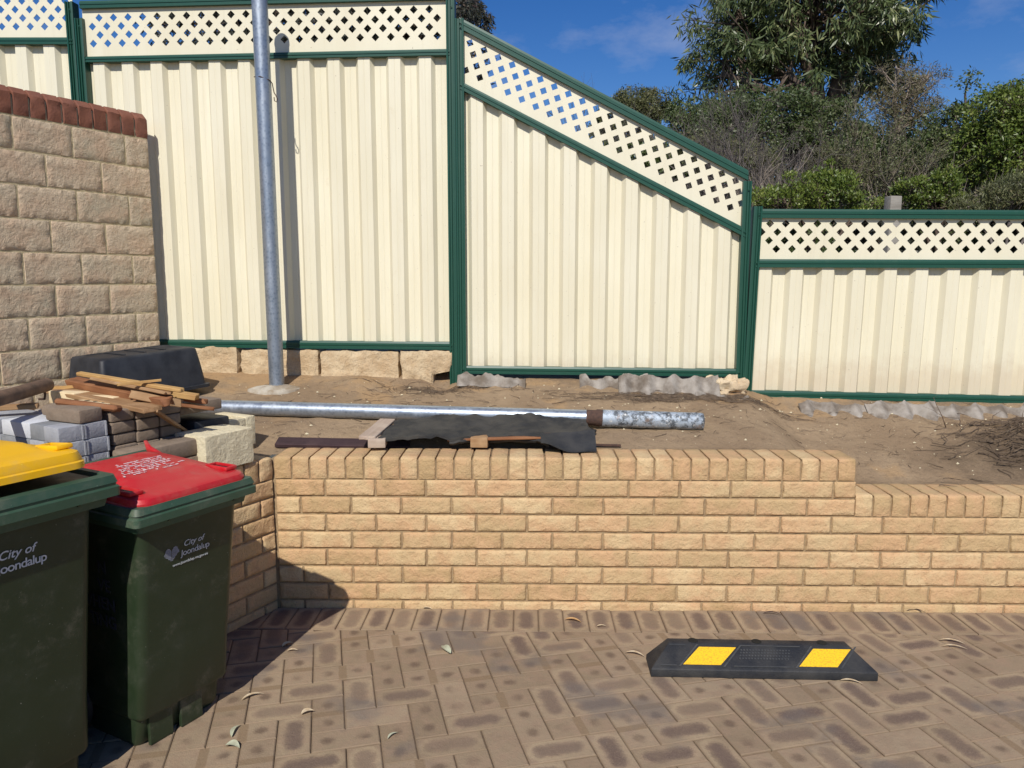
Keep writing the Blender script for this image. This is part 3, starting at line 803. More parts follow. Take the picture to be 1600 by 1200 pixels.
edge(bs, 716, 822, (586, 590), .10, 'short broken piece of wavy grey edging right of the notched limestone block', 3, 1.0, .075, .03)
edge(bs, 905, 1012, (591, 592), .10, 'wavy grey edging piece below the middle of the sloping fence bay', 5, 1.0, .09, .035)
edge(bs, 965, 1120, (590, 590), .17, 'wide wavy grey edging sheet left of the broken yellow stone', 8, .80, .17, .02, .030)
edge(bs, 1085, 1168, (616, 622), .27, 'small grey edging piece leaning below the broken yellow stone', 11, .6, .13, .015, .02)
edge(br, 1245, 1352, (630, 632), .16, 'pale wavy edging sheet at the left under the low fence bay', 14, 1.3, .11, .014, .036)
edge(br, 1350, 1462, (629, 631), .17, 'pale wavy edging sheet in the middle under the low fence bay', 17, 1.3, .11, .014, .036)
edge(br, 1458, 1640, (632, 637), .16, 'pale wavy edging sheet at the right under the low fence bay behind the bare branch', 20, 1.3, .11, .014, .036)
edge(br, 1183, 1232, (641, 643), .17, 'low stub of wavy grey edging right of the broken yellow stone', 23, 1.0, .05, .02, .018)
p = on_line(1136, 606, P1 - Vector((0, .16, 0)), bs.D)
rounded_stone('broken_stone', (p.x, p.y, p.z), (.19, .13, .13), .3, M_lime, .045, 5, (14, 10, 10), 'broken yellow limestone lump at the foot of the post between sloping and low bays', 'stone', bev=.03)
# ------------------------------------------------------------------ rubber mat, boards and bar on the wall
def box_obj(name, c, size, rot, mat, label=None, cat=None, group=None, bevel=.004, parent=None, warp=0., seg=2):
    mb = MB(); nx = 10 if warp else 1; vs = []; fs = []
    for i in range(nx + 1):
        x = (i / nx - .5) * size[0]; w = warp * nz((i * .8, size[0] * 9, c[0] * 7), 1)
        for y, z in ((-.5, -.5), (.5, -.5), (.5, .5), (-.5, .5)): vs.append((x, y * size[1] + w, z * size[2] + w * .5))
    for i in range(nx):
        for j in range(4): fs.append((i * 4 + j, (i + 1) * 4 + j, (i + 1) * 4 + (j + 1) % 4, i * 4 + (j + 1) % 4))
    fs.append((0, 1, 2, 3)); fs.append((nx * 4 + 3, nx * 4 + 2, nx * 4 + 1, nx * 4))
    mb.add(vs, fs); o = mb.build(name, mat, parent, bevel=bevel, seg=seg, angle=35); o.location = c; o.rotation_euler = rot
    if label: tag(o, label, cat, group)
    return o
def plank(p, q, w, t, mat, label, roll=0., jag=(0, 0), group=None, name='timber_plank', cat='plank', bevel=.003):
    "board from p to q (top centreline ends), splintered ends if jag"
    p = Vector(p); q = Vector(q); L = (q - p).length; d = (q - p).normalized(); nx = 14; ny = 4; vs = []; sd = random.random() * 50
    for i in range(nx + 1):
        for k in range(2):
            for j in range(ny + 1):
                y = (j / ny - .5) * w; x = i / nx * L
                if i == 0: x -= jag[0] * abs(nz((j * 1.7, k * .5, sd), 1.3)) * 2
                if i == nx: x += jag[1] * abs(nz((j * 1.7, k * .5, sd + 5), 1.3)) * 2
                z = (0 if k else -t) + .0012 * nz((x * 9, y * 30, sd), 1); vs.append(Vector((x, y + .002 * nz((x * 5, sd, 0), 1), z)))
    m = ny + 1; S = 2 * m; fs = []
    for i in range(nx):
        for j in range(ny):
            fs.append((i * S + m + j, (i + 1) * S + m + j, (i + 1) * S + m + j + 1, i * S + m + j + 1)); fs.append((i * S + j, i * S + j + 1, (i + 1) * S + j + 1, (i + 1) * S + j))
        fs.append((i * S, (i + 1) * S, (i + 1) * S + m, i * S + m)); fs.append((i * S + ny, i * S + m + ny, (i + 1) * S + m + ny, (i + 1) * S + ny))
    for j in range(ny): fs.append((j, m + j, m + j + 1, j + 1)); e = nx * S; fs.append((e + j, e + j + 1, e + m + j + 1, e + m + j))
    mb = MB(); mb.add(vs, fs); o = mb.build(name, mat, bevel=bevel, seg=1, angle=40)
    x = d; y = Vector((0, 0, 1)).cross(x).normalized(); z = x.cross(y)
    o.matrix_world = Matrix.Translation(p) @ Matrix((x, y, z)).transposed().to_4x4() @ Matrix.Rotation(roll, 4, 'X')
    return tag(o, label, cat, group)
plank(on_line(432, 688, (0, 3.80), (1, -.01)), on_line(640, 692, (0, 3.80), (1, -.01)), .075, .022, M_w_maroon, 'dark maroon stained board lying along the back of the retaining wall', R(18), name='stained_board', cat='board')
plank(on_line(574, 681, (0, 3.70), (1, 0)), on_line(606, 654, (0, 4.02), (1, 0)), .085, .020, M_w_grey, 'grey board poking out under the left end of the rubber mat', 0, (.01, 0), name='grey_board', cat='board')
box_obj('timber_offcut', on_line(590, 690, (0, 3.72), (1, 0)), (.085, .09, .045), (0, 0, .06), M_w_grey, 'pale timber offcut propping the left end of the rubber mat', 'timber offcut', bevel=.003)
box_obj('timber_offcut', on_line(750, 688, (0, 3.76), (1, 0)), (.085, .12, .05), (0, 0, -.05), M_w_brown, 'brown timber offcut propping the middle of the rubber mat', 'timber offcut', bevel=.003)
plank(on_line(700, 683, (0, 3.76), (1, 0)), on_line(870, 679, (0, 3.76), (1, 0)), .10, .012, M_w_red, 'thin red-brown board sandwiched under the rubber mat', name='thin_board', cat='board')
plank(on_line(905, 693, (0, 3.80), (1, 0)), on_line(970, 694.5, (0, 3.80), (1, 0)), .014, .010, M_rust, 'thin rusty steel bar end right of the rubber mat', name='rusty_bar', cat='metal bar', bevel=.001)
plank(on_line(900, 664, (0, 3.98), (1, 0)), on_line(931, 672, (0, 3.93), (1, 0)), .03, .016, M_rubber, 'small black strip sticking out behind the right end of the mat', name='rubber_strip', cat='rubber strip', bevel=.001)
def mat_sheet():
    mb = MB(); nx, ny = 90, 26
    X0, X1 = -.655, .405
    def top(u, v):
        # u 0..1 left-right, v 0..1 front-back
        x = lerp(X0, X1, u) + .05 * v * (1 - u) - .02 * v * u + .012 * nz((v * 5, u * 2, 0), 1)
        y0 = lerp(3.69, 3.72, u) + .018 * nz((u * 7, 3, 0), 1) + .03 * sstep(.35, .45, u) * sstep(.8, .6, u); y1 = 4.03 + .02 * nz((u * 5, 8, 0), 1) - .06 * sstep(.12, .0, u)
        y = lerp(y0, y1, v)
        z = .812 + .038 * v + .018 * fbm((u * 3.2, v * 1.6, 1), 1, 2) + .009 * fbm((u * 16, v * 5, 4), 1, 3) - .010 * abs(nz((u * 5 + v * 2, v * 3, 7), 1)) + .018 * math.exp(-((u - .68) / .14) ** 2) * v + .012 * math.exp(-((u - .22) / .1) ** 2)
        drop = sstep(.74, .84, u); z -= drop * sstep(.45, .0, v) * .040
        z -= .012 * math.exp(-((u - .5) / .03) ** 2) * v
        y -= drop * sstep(.5, 0, v) * .05
        return Vector((x, y, z))
    vs = []
    for side in (0, 1):
        for j in range(ny + 1):
            for i in range(nx + 1): vs.append(top(i / nx, j / ny) - Vector((0, 0, .013 * side)))
    n = nx + 1; K = n * (ny + 1); fs = []
    for side in (0, 1):
        for j in range(ny):
            for i in range(nx):
                q = (side * K + j * n + i, side * K + j * n + i + 1, side * K + (j + 1) * n + i + 1, side * K + (j + 1) * n + i); fs.append(q if side == 0 else q[::-1])
    for i in range(nx):
        for j in (0, ny): q = (j * n + i, j * n + i + 1, K + j * n + i + 1, K + j * n + i); fs.append(q if j else q[::-1])
    for j in range(ny):
        for i in (0, nx): q = (j * n + i, (j + 1) * n + i, K + (j + 1) * n + i, K + j * n + i); fs.append(q if i == 0 else q[::-1])
    mb.add(vs, fs)
    root = empty('rubber_mat', (0, 0, 0), 0, 'folded dusty black rubber mat lying over boards on top of the wall', 'mat')
    mb.build('upper_layer', M_mat, root, angle=50)
    # folded under layer, seen as a lip at the front and a flap hanging at the right
    mb = MB(); vs = []; fs = []; nx2 = 60; prof = [(0, 0), (-.004, -.010), (.004, -.020), (.12, -.022), (.12, -.012)]
    for i in range(nx2 + 1):
        u = .33 + .45 * i / nx2; p = top(u, 0) + Vector((0, -.004, -.013 + .003 * nz((u * 20, 0, 0), 1)))
        for (dy, dz) in prof: vs.append(p + Vector((0, dy, dz)))
    for i in range(nx2):
        for j in range(4): fs.append((i * 5 + j, i * 5 + j + 1, (i + 1) * 5 + j + 1, (i + 1) * 5 + j)[::-1])
    mb.add(vs, fs); mb.build('folded_lip', M_mat, root, angle=50)
    mb = MB(); vs = []; fs = []; nx2 = 30; ny2 = 8
    for side in (0, 1):
        for j in range(ny2 + 1):
            for i in range(nx2 + 1):
                a = i / nx2; t = j / ny2; x = lerp(.14, .41, a); z = lerp(lerp(.822, .835, a), lerp(.800, .752, sstep(0, .55, a)), t)
                y = lerp(3.74, 3.63, t) + .006 * nz((x * 9, t * 3, 2), 1) - .01 * (1 - a); vs.append(Vector((x, y + .012 * side, z + .004 * nz((x * 12, t, 4), 1))))
    n = nx2 + 1; K = n * (ny2 + 1)
    for side in (0, 1):
        for j in range(ny2):
            for i in range(nx2): q = (side * K + j * n + i, side * K + (j + 1) * n + i, side * K + (j + 1) * n + i + 1, side * K + j * n + i + 1); fs.append(q if side == 0 else q[::-1])
    for i in range(nx2): fs.append((ny2 * n + i, ny2 * n + i + 1, K + ny2 * n + i + 1, K + ny2 * n + i))
    for j in range(ny2): fs.append((j * n + nx2, (j + 1) * n + nx2, K + (j + 1) * n + nx2, K + j * n + nx2)); fs.append((j * n, (j + 1) * n, K + (j + 1) * n, K + j * n)[::-1])
    mb.add(vs, fs); mb.build('hanging_flap', M_rubber, root, angle=50)
mat_sheet()
# ------------------------------------------------------------------ black tub
def rrect(cx, cy, hx, hy, r, z, n=6, tiltx=0., tilty=0.):
    pts = []
    for (sx, sy, a0) in ((1, 1, 0), (-1, 1, 90), (-1, -1, 180), (1, -1, 270)):
        for k in range(n + 1):
            a = R(a0 + 90 * k / n); x = cx + sx * (hx - r) + r * math.cos(a); y = cy + sy * (hy - r) + r * math.sin(a)
            pts.append(Vector((x, y, z + x * tiltx + y * tilty)))
    return pts
def tub():
    c = Vector((-2.165, 4.42, 0)); z = gz(c.x, c.y) + .035
    root = empty('plastic_tub', (c.x, c.y, z + .02), A_DD - .10, 'black plastic tub lying upside down by the block wall', 'tub'); root.rotation_euler = (R(0), R(-3), A_DD - .10); root.scale = (.93, 1, 1)
    mb = MB()
    rings = [rrect(0, 0, .36, .215, .04, .0), rrect(0, 0, .36, .215, .04, .018), rrect(0, 0, .340, .197, .035, .020), rrect(0, 0, .325, .182, .03, .14), rrect(0, 0, .312, .170, .03, .226), rrect(0, 0, .305, .163, .03, .237), rrect(0, 0, .265, .128, .045, .243), rrect(0, 0, .255, .118, .045, .238), rrect(0, 0, .1, .04, .02, .240)]
    mb.loft(rings, cap0=True); mb.build('tub_shell', M_tub, root, angle=50)
    mb = MB()
    for k in (-1, 0, 1): mb.box((k * .13, 0, .2425), (.012, .22, .006))
    mb.build('base_ribs', M_tub, root, bevel=.002)
tub()
# ------------------------------------------------------------------ paver stack
SO = Vector((-1.71, 2.85, 0))
def sp(s, n, z=0.): return SO + DD * s + NN * n + Vector((0, 0, z))
def stack_box(name, s0, s1, n0, n1, z0, z1, mat, label, cat='paver', group='pavers stacked behind the bins', bevel=.004, rz=0., jit=.003):
    c = sp((s0 + s1) / 2, (n0 + n1) / 2, (z0 + z1) / 2)
    o = box_obj(name, c + Vector((random.uniform(-jit, jit), random.uniform(-jit, jit), 0)), (s1 - s0 - .003, n1 - n0 - .003, z1 - z0 - .001), (0, 0, A_DD + rz + random.uniform(-.012, .012)), mat, label, cat, group, bevel); return o
words = ['topmost', 'second from the top', 'third from the top', 'fourth from the top', 'lowest']
ZT = 1.02
gl = [(0, .2, -.1, 0, M_paver_g, M_paver_g, 'front corner of stack'), (0, .2, -.2, -.1, M_paver_d, M_paver_g, 'stack front beside the corner'), (0, .2, -.4, -.2, M_paver_w, M_paver_d, 'stack front far left')]
for (a, b_, c_, d_, m1, m2, nm) in gl:
    for k in range(4):
        z1 = ZT - .0625 * k
        stack_box('grey_paver', a, b_, c_, d_, z1 - .062, z1, m1 if k == 0 else m2, f"{'white' if m1 is M_paver_w and k == 0 else 'dark grey' if m1 is M_paver_d and k == 0 else 'grey'} paver at the {nm}, {words[k]} of its pile")
# spacer nibs on the visible heads
nib = 0
for k in range(4):
    z1 = ZT - .0625 * k
    par = [o for o in COL.objects if o.get('label', '').startswith('grey paver at the front corner') and words[k] in o['label']]
    for s in (.094, .104, .190):
        pr = par[0]; mb = MB(); mb.box((s - .1, .05 * -1 + .0 - .0015, 0), (.006, .005, .056)); mb.build('spacer_nib', M_paver_g, pr)
slabs = [(.21, .42, -.30, -.10, 1.015, M_paver_t, 'tan slab behind the white paver'), (.205, .40, -.52, -.31, 1.02, M_paver_t, 'tan slab at the back left of the paver stack'), (.0, .2, -.62, -.41, 1.02, M_paver_g, 'grey slab at the left end of the paver stack'), (.42, .62, -.45, -.24, 1.02, M_paver_d, 'grey slab under the rusty pipe')]
for (a, b_, c_, d_, z1, m_, nm) in slabs:
    for k in range(4): stack_box('concrete_slab', a, b_, c_, d_, z1 - .0625 * (k + 1), z1 - .0625 * k, m_, f'{nm}, {words[k]} of its pile', 'slab', 'slabs stacked behind the bins')
names = ['nearest the grey pavers', 'in the middle of the brown pavers', 'farthest from the grey pavers']
zt3 = [1.052, 1.048, 1.048]
for q in range(3):
    for k in range(5):
        z1 = zt3[q] - .0485 * k; s0 = .214 + .109 * q + random.uniform(-.003, .003)
        stack_box('brown_paver', s0, s0 + .107, -.23, random.uniform(-.004, .004), z1 - .047, z1, M_paver_b, f'brown paver in the pile {names[q]}, {words[k]}', bevel=.008)
stack_box('brown_paver', .55, .78, -.26, -.02, .98, 1.03, M_paver_b, 'brown paver lying flat under the splintered timber ends', bevel=.006)
stack_box('brown_paver', .075, .18, -.205, .002, 1.0215, 1.077, M_paver_b, 'loose brown paver with rounded edges lying on the grey pavers', bevel=.009, rz=.06)
stack_box('brown_paver', .14, .24, -.33, -.12, 1.0215, 1.070, M_paver_b, 'round-nosed brown paver lying behind the loose one', bevel=.018, rz=.35)
# long edging kerbs in front of the brown pavers
for k, z1 in enumerate((.902, .828)):
    stack_box('concrete_kerb', .19, .555, .012, .135, z1 - .072, z1, M_paver_b, f"long brown concrete kerb behind the red lid, {'upper' if k == 0 else 'lower'} of two", 'kerb stone', 'kerbs beside the paver stack', bevel=.012, jit=0)
# cream bricks
def cream(s0, s1, n0, n1, z0, z1, holes, label, rz=0.):
    c = sp((s0 + s1) / 2, (n0 + n1) / 2, (z0 + z1) / 2); root = empty('cream_brick', c, A_DD + rz, label, 'brick', 'cream bricks on the stack')
    o = box_obj('brick_body', (0, 0, 0), (s1 - s0, n1 - n0, z1 - z0), (0, 0, 0), M_cream, bevel=.003, parent=root)
    if holes:
        for i in range(2):
            for j in range(3):
                x = (i - .5) * .045; y = (j - 1) * .055; h = (z1 - z0) / 2; mb = MB()
                mb.tube([(x, y, h - .001), (x, y, h + .0006)], .011, 14); mb.build('core_hole', M_dark, root)
cream(.235, .335, -.345, -.135, 1.016, 1.062, True, 'small cream brick with core holes between the grey and brown pavers', .05)
cream(.36, .55, -.42, -.20, 1.022, 1.075, False, 'plain cream brick under the planks by the rusty pipe')
cream(.33, .44, -.62, -.43, 1.022, 1.08, False, 'cream brick at the back left under the rusty pipe')
# ------------------------------------------------------------------ timber
def z_of(x, y, z): return on_z(x, y, z)
TG = 'loose timber on the paver stack'
plank(on_z(76, 604, 1.085), on_z(238, 636, 1.062), .085, .020, M_w_brown, 'wide weathered flat plank lowest in the timber heap', R(3), (.01, .012), TG)
plank(on_z(90, 622, 1.100), on_z(188, 634, 1.075), .050, .026, M_w_red, 'short reddish board with a rounded end on the pavers', R(-8), (0, 0), TG, bevel=.009)
plank(on_z(112, 591, 1.125), on_z(258, 620, 1.095), .060, .034, M_w_red, 'thick dark red-brown board in the middle of the heap', R(12), (.015, .03), TG)
plank(on_z(150, 589, 1.150), on_z(262, 611, 1.118), .050, .014, M_w_brown, 'brown splintered board lying on the thick dark one', R(-6), (.03, .03), TG)
plank(on_z(123, 581, 1.168), on_z(284, 607, 1.132), .030, .016, M_w_orange, 'long orange batten topmost on the timber heap', R(5), (.004, .008), TG)
plank(on_z(214, 611, 1.112), on_z(272, 622, 1.085), .055, .034, M_w_brown, 'broken thick stub with a pointed end at the right of the heap', R(-10), (.02, .03), TG)
plank(on_z(238, 606, 1.105), on_z(306, 616, 1.075), .042, .026, M_w_orange, 'orange splintered batten end pointing to the fallen pole', R(4), (.01, .02), TG)
plank(on_z(245, 614, 1.080), on_z(318, 623, 1.048), .040, .022, M_w_red, 'dark red splintered end below the orange batten end', R(-4), (.01, .035), TG)
plank(on_z(236, 625, 1.060), on_z(330, 636, 1.012), .030, .014, M_w_red, 'thin dark sliver lying lowest at the right of the heap', 0, (.01, .03), TG)
plank(on_z(186, 599, 1.150), on_z(252, 592, 1.160), .016, .010, M_w_orange, 'thin pale lath lying across the back of the heap', 0, (.01, .0), TG, bevel=.001)
plank(on_z(62, 606, 1.085), on_z(122, 601, 1.10), .024, .014, M_w_orange, 'pale stick at the end of the rusty pipe', 0, (.01, 0), TG, bevel=.001)
plank(on_z(243, 640, 1.050), on_z(292, 673, .905), .020, .012, M_w_brown, 'narrow stick leaning down across the brown pavers', 0, (0, 0), TG, bevel=.001)
plank(on_z(60, 630, 1.066), on_z(-40, 636, 1.066), .05, .02, M_w_brown, 'flat stick lying under the rusty pipe at the left edge', 0, (0, 0), TG)
def rusty_pipe():
    a = on_z(74, 601, 1.115); b_ = on_z(-60, 640, 1.12); root = empty('rusty_pipe', a, 0, 'rusty brown pipe lying on the bricks at the left edge', 'pipe'); d = b_ - a
    mb = MB(); mb.tube([(0, 0, 0), d * .5, d * 1.5], .029, 20); mb.build('pipe_tube', M_pipe_br, root, angle=40)
    mb = MB(); u = d.normalized(); mb.tube([-u * .001, -u * .003], .024, 20); mb.build('pipe_mouth', M_dark, root)
    mb = MB(); mb.tube([u * .01 + Vector((0, -.02, -.015)), Vector((.005, -.03, -.04)), Vector((.0, -.028, -.06)), Vector((-.03, -.02, -.062))], .005, 8); mb.build('hook', M_rust, root, smooth=True)
rusty_pipe()
# limestone cube on the return wall and the L-shaped one behind
p = on_z(367, 722, WT + .004)
lb = Vector((-1.335, 3.35, 0))
rounded_stone('limestone_block', (lb.x + .005, lb.y + .02, WT + .086), (.265, .20, .162), A_DD, M_lime2, .004, 9, (14, 10, 8), 'pale limestone block sitting on the corner of the retaining wall', 'stone block', bev=.007)
def lblock():
    root = empty('limestone_offcut', (-1.46, 3.70, 0), A_DD, 'pale limestone offcut with a cut-out behind the limestone block', 'stone block')
    zb = .76; zt = .905
    box_obj('long_side', (.13, 0, (zb + zt) / 2), (.06, .22, zt - zb), (0, 0, 0), M_lime2, bevel=.004, parent=root)
    box_obj('short_side', (.0, -.085, (zb + zt) / 2 - .002), (.199, .05, zt - zb - .004), (0, 0, 0), M_lime2, bevel=.004, parent=root)
lblock()
# black box between stack and limestone
box_obj('black_box', (-1.50, 3.56, .85), (.20, .26, .18), (0, 0, A_DD), M_tub, 'black box between pavers and limestone', 'plastic crate', bevel=.01)
# ------------------------------------------------------------------ text meshes
def text_mesh(txt, size, parent, mat, M, name='lettering', shear=0., spacing=1., align='LEFT', bold=0.):
    cu = bpy.data.curves.new(name, 'FONT'); cu.body = txt; cu.size = size; cu.shear = shear; cu.space_character = spacing; cu.align_x = align; cu.extrude = .0003; cu.offset = bold
    t = bpy.data.objects.new(name, cu); COL.objects.link(t); dg = bpy.context.evaluated_depsgraph_get(); me = bpy.data.meshes.new_from_object(t.evaluated_get(dg))
    bpy.data.objects.remove(t, do_unlink=True); bpy.data.curves.remove(cu); me.materials.clear(); me.materials.append(mat.m)
    o = bpy.data.objects.new(name, me); COL.objects.link(o); o.parent = parent; o.matrix_local = M; return o
# ------------------------------------------------------------------ bins
def bin_(pos, hwt, hwb, dt, db, zr, rimh, lidcol, lidmat, label, big, lidopen=0., over=.035, lidin=.012, rc=.017):
    """local x along the front, y to the back, rim front at y=0"""
    root = empty('wheelie_bin', pos, A_DD, label, 'bin', 'council wheelie bins')
    yf = lambda z: lerp(db[0], dt[0], z / zr); yb = lambda z: lerp(db[1], dt[1], z / zr); hw = lambda z: lerp(hwb, hwt, z / zr)
    mb = MB(); rings = []
    def ring(z, ins=0., r=.035, front=0.):
        a, b_ = yf(z) + ins + front, yb(z) - ins; return rrect(0, (a + b_) / 2, hw(z) - ins, (b_ - a) / 2, r, z, 6)
    zl = .115
    rings += [ring(0, .022, .02, .018), ring(.02, .014, .025, .014), ring(zl - .010, .012, .03, .012), ring(zl, .002, .03), ring(zl + .012, -.002, .03), ring(.3), ring(.5), ring(zr * .8), ring(zr + rimh - .004)]
    mb.loft(rings, cap1=True); mb.build('body', M_bin, root, angle=35)
    # moulded recesses at the foot of the front
    mb = MB()
    for x in (-.10, .035):
        mb.box((x * hwb / .2, yf(.05) + .016, .058), (.10 * hwb / .2, .014, .112))
    mb.build('foot_panels', M_bin, root, bevel=.003)
    # rim: two-step flange
    mb = MB(); D0, D1 = 0., dt[1] + .03; H = hwt + over; cy = (D0 + D1) / 2; hy = (D1 - D0) / 2; z0 = zr
    prof = [(.030, z0 - .030), (.024, z0 - .002), (.0, z0), (.0, z0 + rimh * .42), (.006, z0 + rimh * .50), (.006, z0 + rimh * .60), (.003, z0 + rimh * .64), (.010, z0 + rimh), (.036, z0 + rimh + .003), (.042, z0 + rimh - .012)]
    mb.loft([rrect(0, cy, H - i, hy - i, rc, z, 6) for i, z in prof], cap0=False, cap1=False); mb.build('rim', M_rim, root, angle=35)
    mb = MB(); mb.loft([rrect(0, cy, H - .041, hy - .041, .04, z0 + rimh - .011, 6), rrect(0, cy, H - .043, hy - .043, .04, z0 + rimh - .009, 6)]); mb.build('opening', M_dark, root)
    # gussets beneath the rim
    for x in (-.55 * hwt, .78 * hwt):
        mb = MB(); y = yf(zr) - .0
        mb.add([(x - .004, y + .012, z0 - .001), (x - .004, .012, z0 - .001), (x - .004, y + .016, z0 - .045), (x + .004, y + .012, z0 - .001), (x + .004, .012, z0 - .001), (x + .004, y + .016, z0 - .045)], [(0, 1, 2), (5, 4, 3), (0, 3, 4, 1), (1, 4, 5, 2), (2, 5, 3, 0)]); mb.build('gusset', M_bin, root)
    # wheels and axle at the back
    for sx in (-1, 1):
        w = empty('wheel', (sx * (hwb + .02), db[1] + .02, .10)); w.parent = root
        mb = MB(); mb.tube([(-.022, 0, 0), (-.020, 0, 0), (.020, 0, 0), (.022, 0, 0)], [.085, .10, .10, .085], 28); mb.build('tyre', M_rubber, w, angle=40)
        mb = MB(); mb.tube([(-.026, 0, 0), (.026, 0, 0)], .055, 20); mb.build('hub', M_dark, w, angle=40)
    mb = MB(); mb.tube([(-hwb, db[1] + .02, .10), (hwb, db[1] + .02, .10)], .011, 10); mb.build('axle', M_galv, root)
    # handle bar and hinge
    yh = D1 + .045; zh = z0 + rimh + .028
    mb = MB(); mb.tube([(-H * .96, yh, zh), (-.004, yh, zh)], .017, 14); mb.tube([(.004, yh, zh), (H * .96, yh, zh)], .017, 14); mb.tube([(-.004, yh, zh), (.004, yh, zh)], .014, 12)
    for sx in (-.9, -.3, .3, .9): mb.box((sx * H, yh - .03, zh - .02), (.022, .06, .03))
    mb.build('handle', M_rim, root, angle=40)
    # lid
    lid = empty('lid', (0, yh, zh)); lid.parent = root; lid.rotation_euler = (-lidopen, 0, 0)
    base = z0 + rimh + .002 - zh; f = -yh
    LH = H - lidin; y0 = f + .010 + (.022 if big else 0); y1 = -.012; cy = (y0 + y1) / 2; hy = (y1 - y0) / 2
    def lr(ins, z, r=.045, fr=0., n=6):
        return rrect(0, cy + fr / 2, LH - ins, hy - ins - fr / 2, max(.01, r), z, n, 0, .045)
    K = 1.15 if big else 1.
    prof = [(.008, base + .004, 0), (.000, base + .002, 0), (.000, base + .020, 0), (.004, base + .024, 0), (.004, base + .030, 0), (.010, base + .042 * K, 0), (.022, base + .047 * K, 0), (.055, base + .049 * K, .03), (.065, base + .052 * K, .05), (.085, base + .066 * K, .07), (.10, base + .069 * K, .08), (.16, base + .070 * K, .10)]
    mb = MB(); mb.loft([lr(i, z + .045 * -cy * 0, .05 if i < .03 else .035, fr) for i, z, fr in prof]); mb.build('lid_shell', lidmat, lid, angle=30)
    zt = lambda y: base + .049 * K + .045 * y
    # grips: raised frames with a slot at both front corners
    for sx in (-1, 1):
        g = MB(); cx = sx * (LH - .040); gy = y0 + .11
        for (dx, dy, w_, h_) in ((-.020, 0, .010, .10), (.022, 0, .010, .10), (0, -.05, .05, .010), (0, .05, .05, .010)): g.box((cx + dx, gy + dy, zt(gy) + .004), (w_, h_, .014))
        g.build('grip', lidmat, lid, bevel=.004, angle=40)
        g = MB(); g.box((cx, gy, zt(gy) - .003), (.030, .085, .010)); g.build('grip_slot', M_dark, lid)
    # hinge ears
    for sx in (-1, 1):
        e = MB(); x = sx * (LH - .012); zq = zt(y1)
        e.add([(x - .008, y1 - .07, zq - .012), (x - .008, y1 + .005, zq - .012), (x - .008, y1 + .020, zq + .030), (x - .008, y1 - .004, zq + .008), (x + .008, y1 - .07, zq - .012), (x + .008, y1 + .005, zq - .012), (x + .008, y1 + .020, zq + .030), (x + .008, y1 - .004, zq + .008)],
              [(0, 1, 2, 3), (7, 6, 5, 4), (0, 4, 5, 1), (1, 5, 6, 2), (2, 6, 7, 3), (3, 7, 4, 0)]); e.build('hinge_ear', lidmat, lid, bevel=.002, angle=40)
    def fm(x, z, out=.002):
        # matrix on the leaning front face: text runs along +x, up follows the lean
        y = yf(z); up = Vector((0, dt[0] - db[0], zr)).normalized(); nrm = Vector((1, 0, 0)).cross(up)
        return Matrix.Translation(Vector((x, y, z)) + nrm * out) @ Matrix((Vector((1, 0, 0)), up, nrm)).transposed().to_4x4()
    return root, lid, fm, zt, (LH, y0, y1)
r2, lid2, fm2, zt2, dims = bin_((-1.03, 2.475, 0), .198, .183, (.045, .49), (.150, .47), .82, .056, 'red', M_red, 'green wheelie bin with a red lid standing right of the yellow-lidded one', False, over=.045, lidin=.016)
r1, lid1, fm1, zt1, dims1 = bin_((-1.335, 1.926, 0), .296, .278, (.05, .70), (.15, .66), .94, .062, 'yellow', M_yel, 'green wheelie bin with a yellow lid slightly ajar at the left edge', True, R(5.0), over=.057, lidin=.068)
def emblem(root, fm, x, z, s):
    "two-lobed leaf shape made of curved stripes"
    mb = MB()
    def inside(u, v):            # heart outline in -1..1
        a = abs(u); return v > -1.0 + a * 1.05 and v < (.42 + .42 * math.sin(math.pi * min(1, max(0, (a - .02) / .86)))) - max(0, a - .75) * 1.2 and a < .97
    for k in range(15):
        t = -1 + k * .145
        for h in (-1, 1):
            P = []
            for q in range(25):
                u = h * (.03 + .95 * q / 24); v = t + .55 * abs(u) ** 1.3 - (.10 if h > 0 else 0) * abs(u); ok = inside(u, v); 
                if ok: P.append((u * s * .55, v * s * .5))
                if not ok or q == 24:
                    for (a, b_) in zip(P, P[1:]):
                        w = s * .017; mb.face([(a[0], a[1] - w, 0), (b_[0], b_[1] - w, 0), (b_[0], b_[1] + w, 0), (a[0], a[1] + w, 0)])
                    P = []
    o = mb.build('emblem', M_silver, root); o.matrix_local = fm(x, z, .0022) @ Matrix.Rotation(R(4), 4, 'Z')
# logo on the red-lidded bin
text_mesh('City of', .029, r2, M_white, fm2(-.035, .692), shear=.25)
text_mesh('Joondalup', .031, r2, M_white, fm2(-.043, .660), spacing=.93)
text_mesh('www.joondalup.wa.gov.au', .0135, r2, M_white, fm2(-.075, .632), 'web_address')
emblem(r2, fm2, -.080, .680, .056)
text_mesh('City of', .035, r1, M_white, fm1(.022, .827), shear=.25, bold=.0004)
text_mesh('Joondalup', .037, r1, M_white, fm1(.020, .789), spacing=.9, bold=.0004)
emblem(r1, fm1, -.030, .808, .068)
# lettering on the red-lidded bin's left side, deep shade put into its colour
def side_m(y, z):
    return Matrix.Translation((-.1995 - .0008, y, z)) @ Matrix((Vector((0, -1, 0)), Vector((-.018, 0, 1)).normalized(), Vector((-1, 0, 0)))).transposed().to_4x4()
for k, (tx, yy) in enumerate((('N', .27), ('VE', .255), ('WHEN', .235), ('TING', .235))):
    text_mesh(tx, .060, r2, M_shaded_print, side_m(yy - .04, .62 - .062 * k), 'shaded_lettering', align='RIGHT', bold=.001)
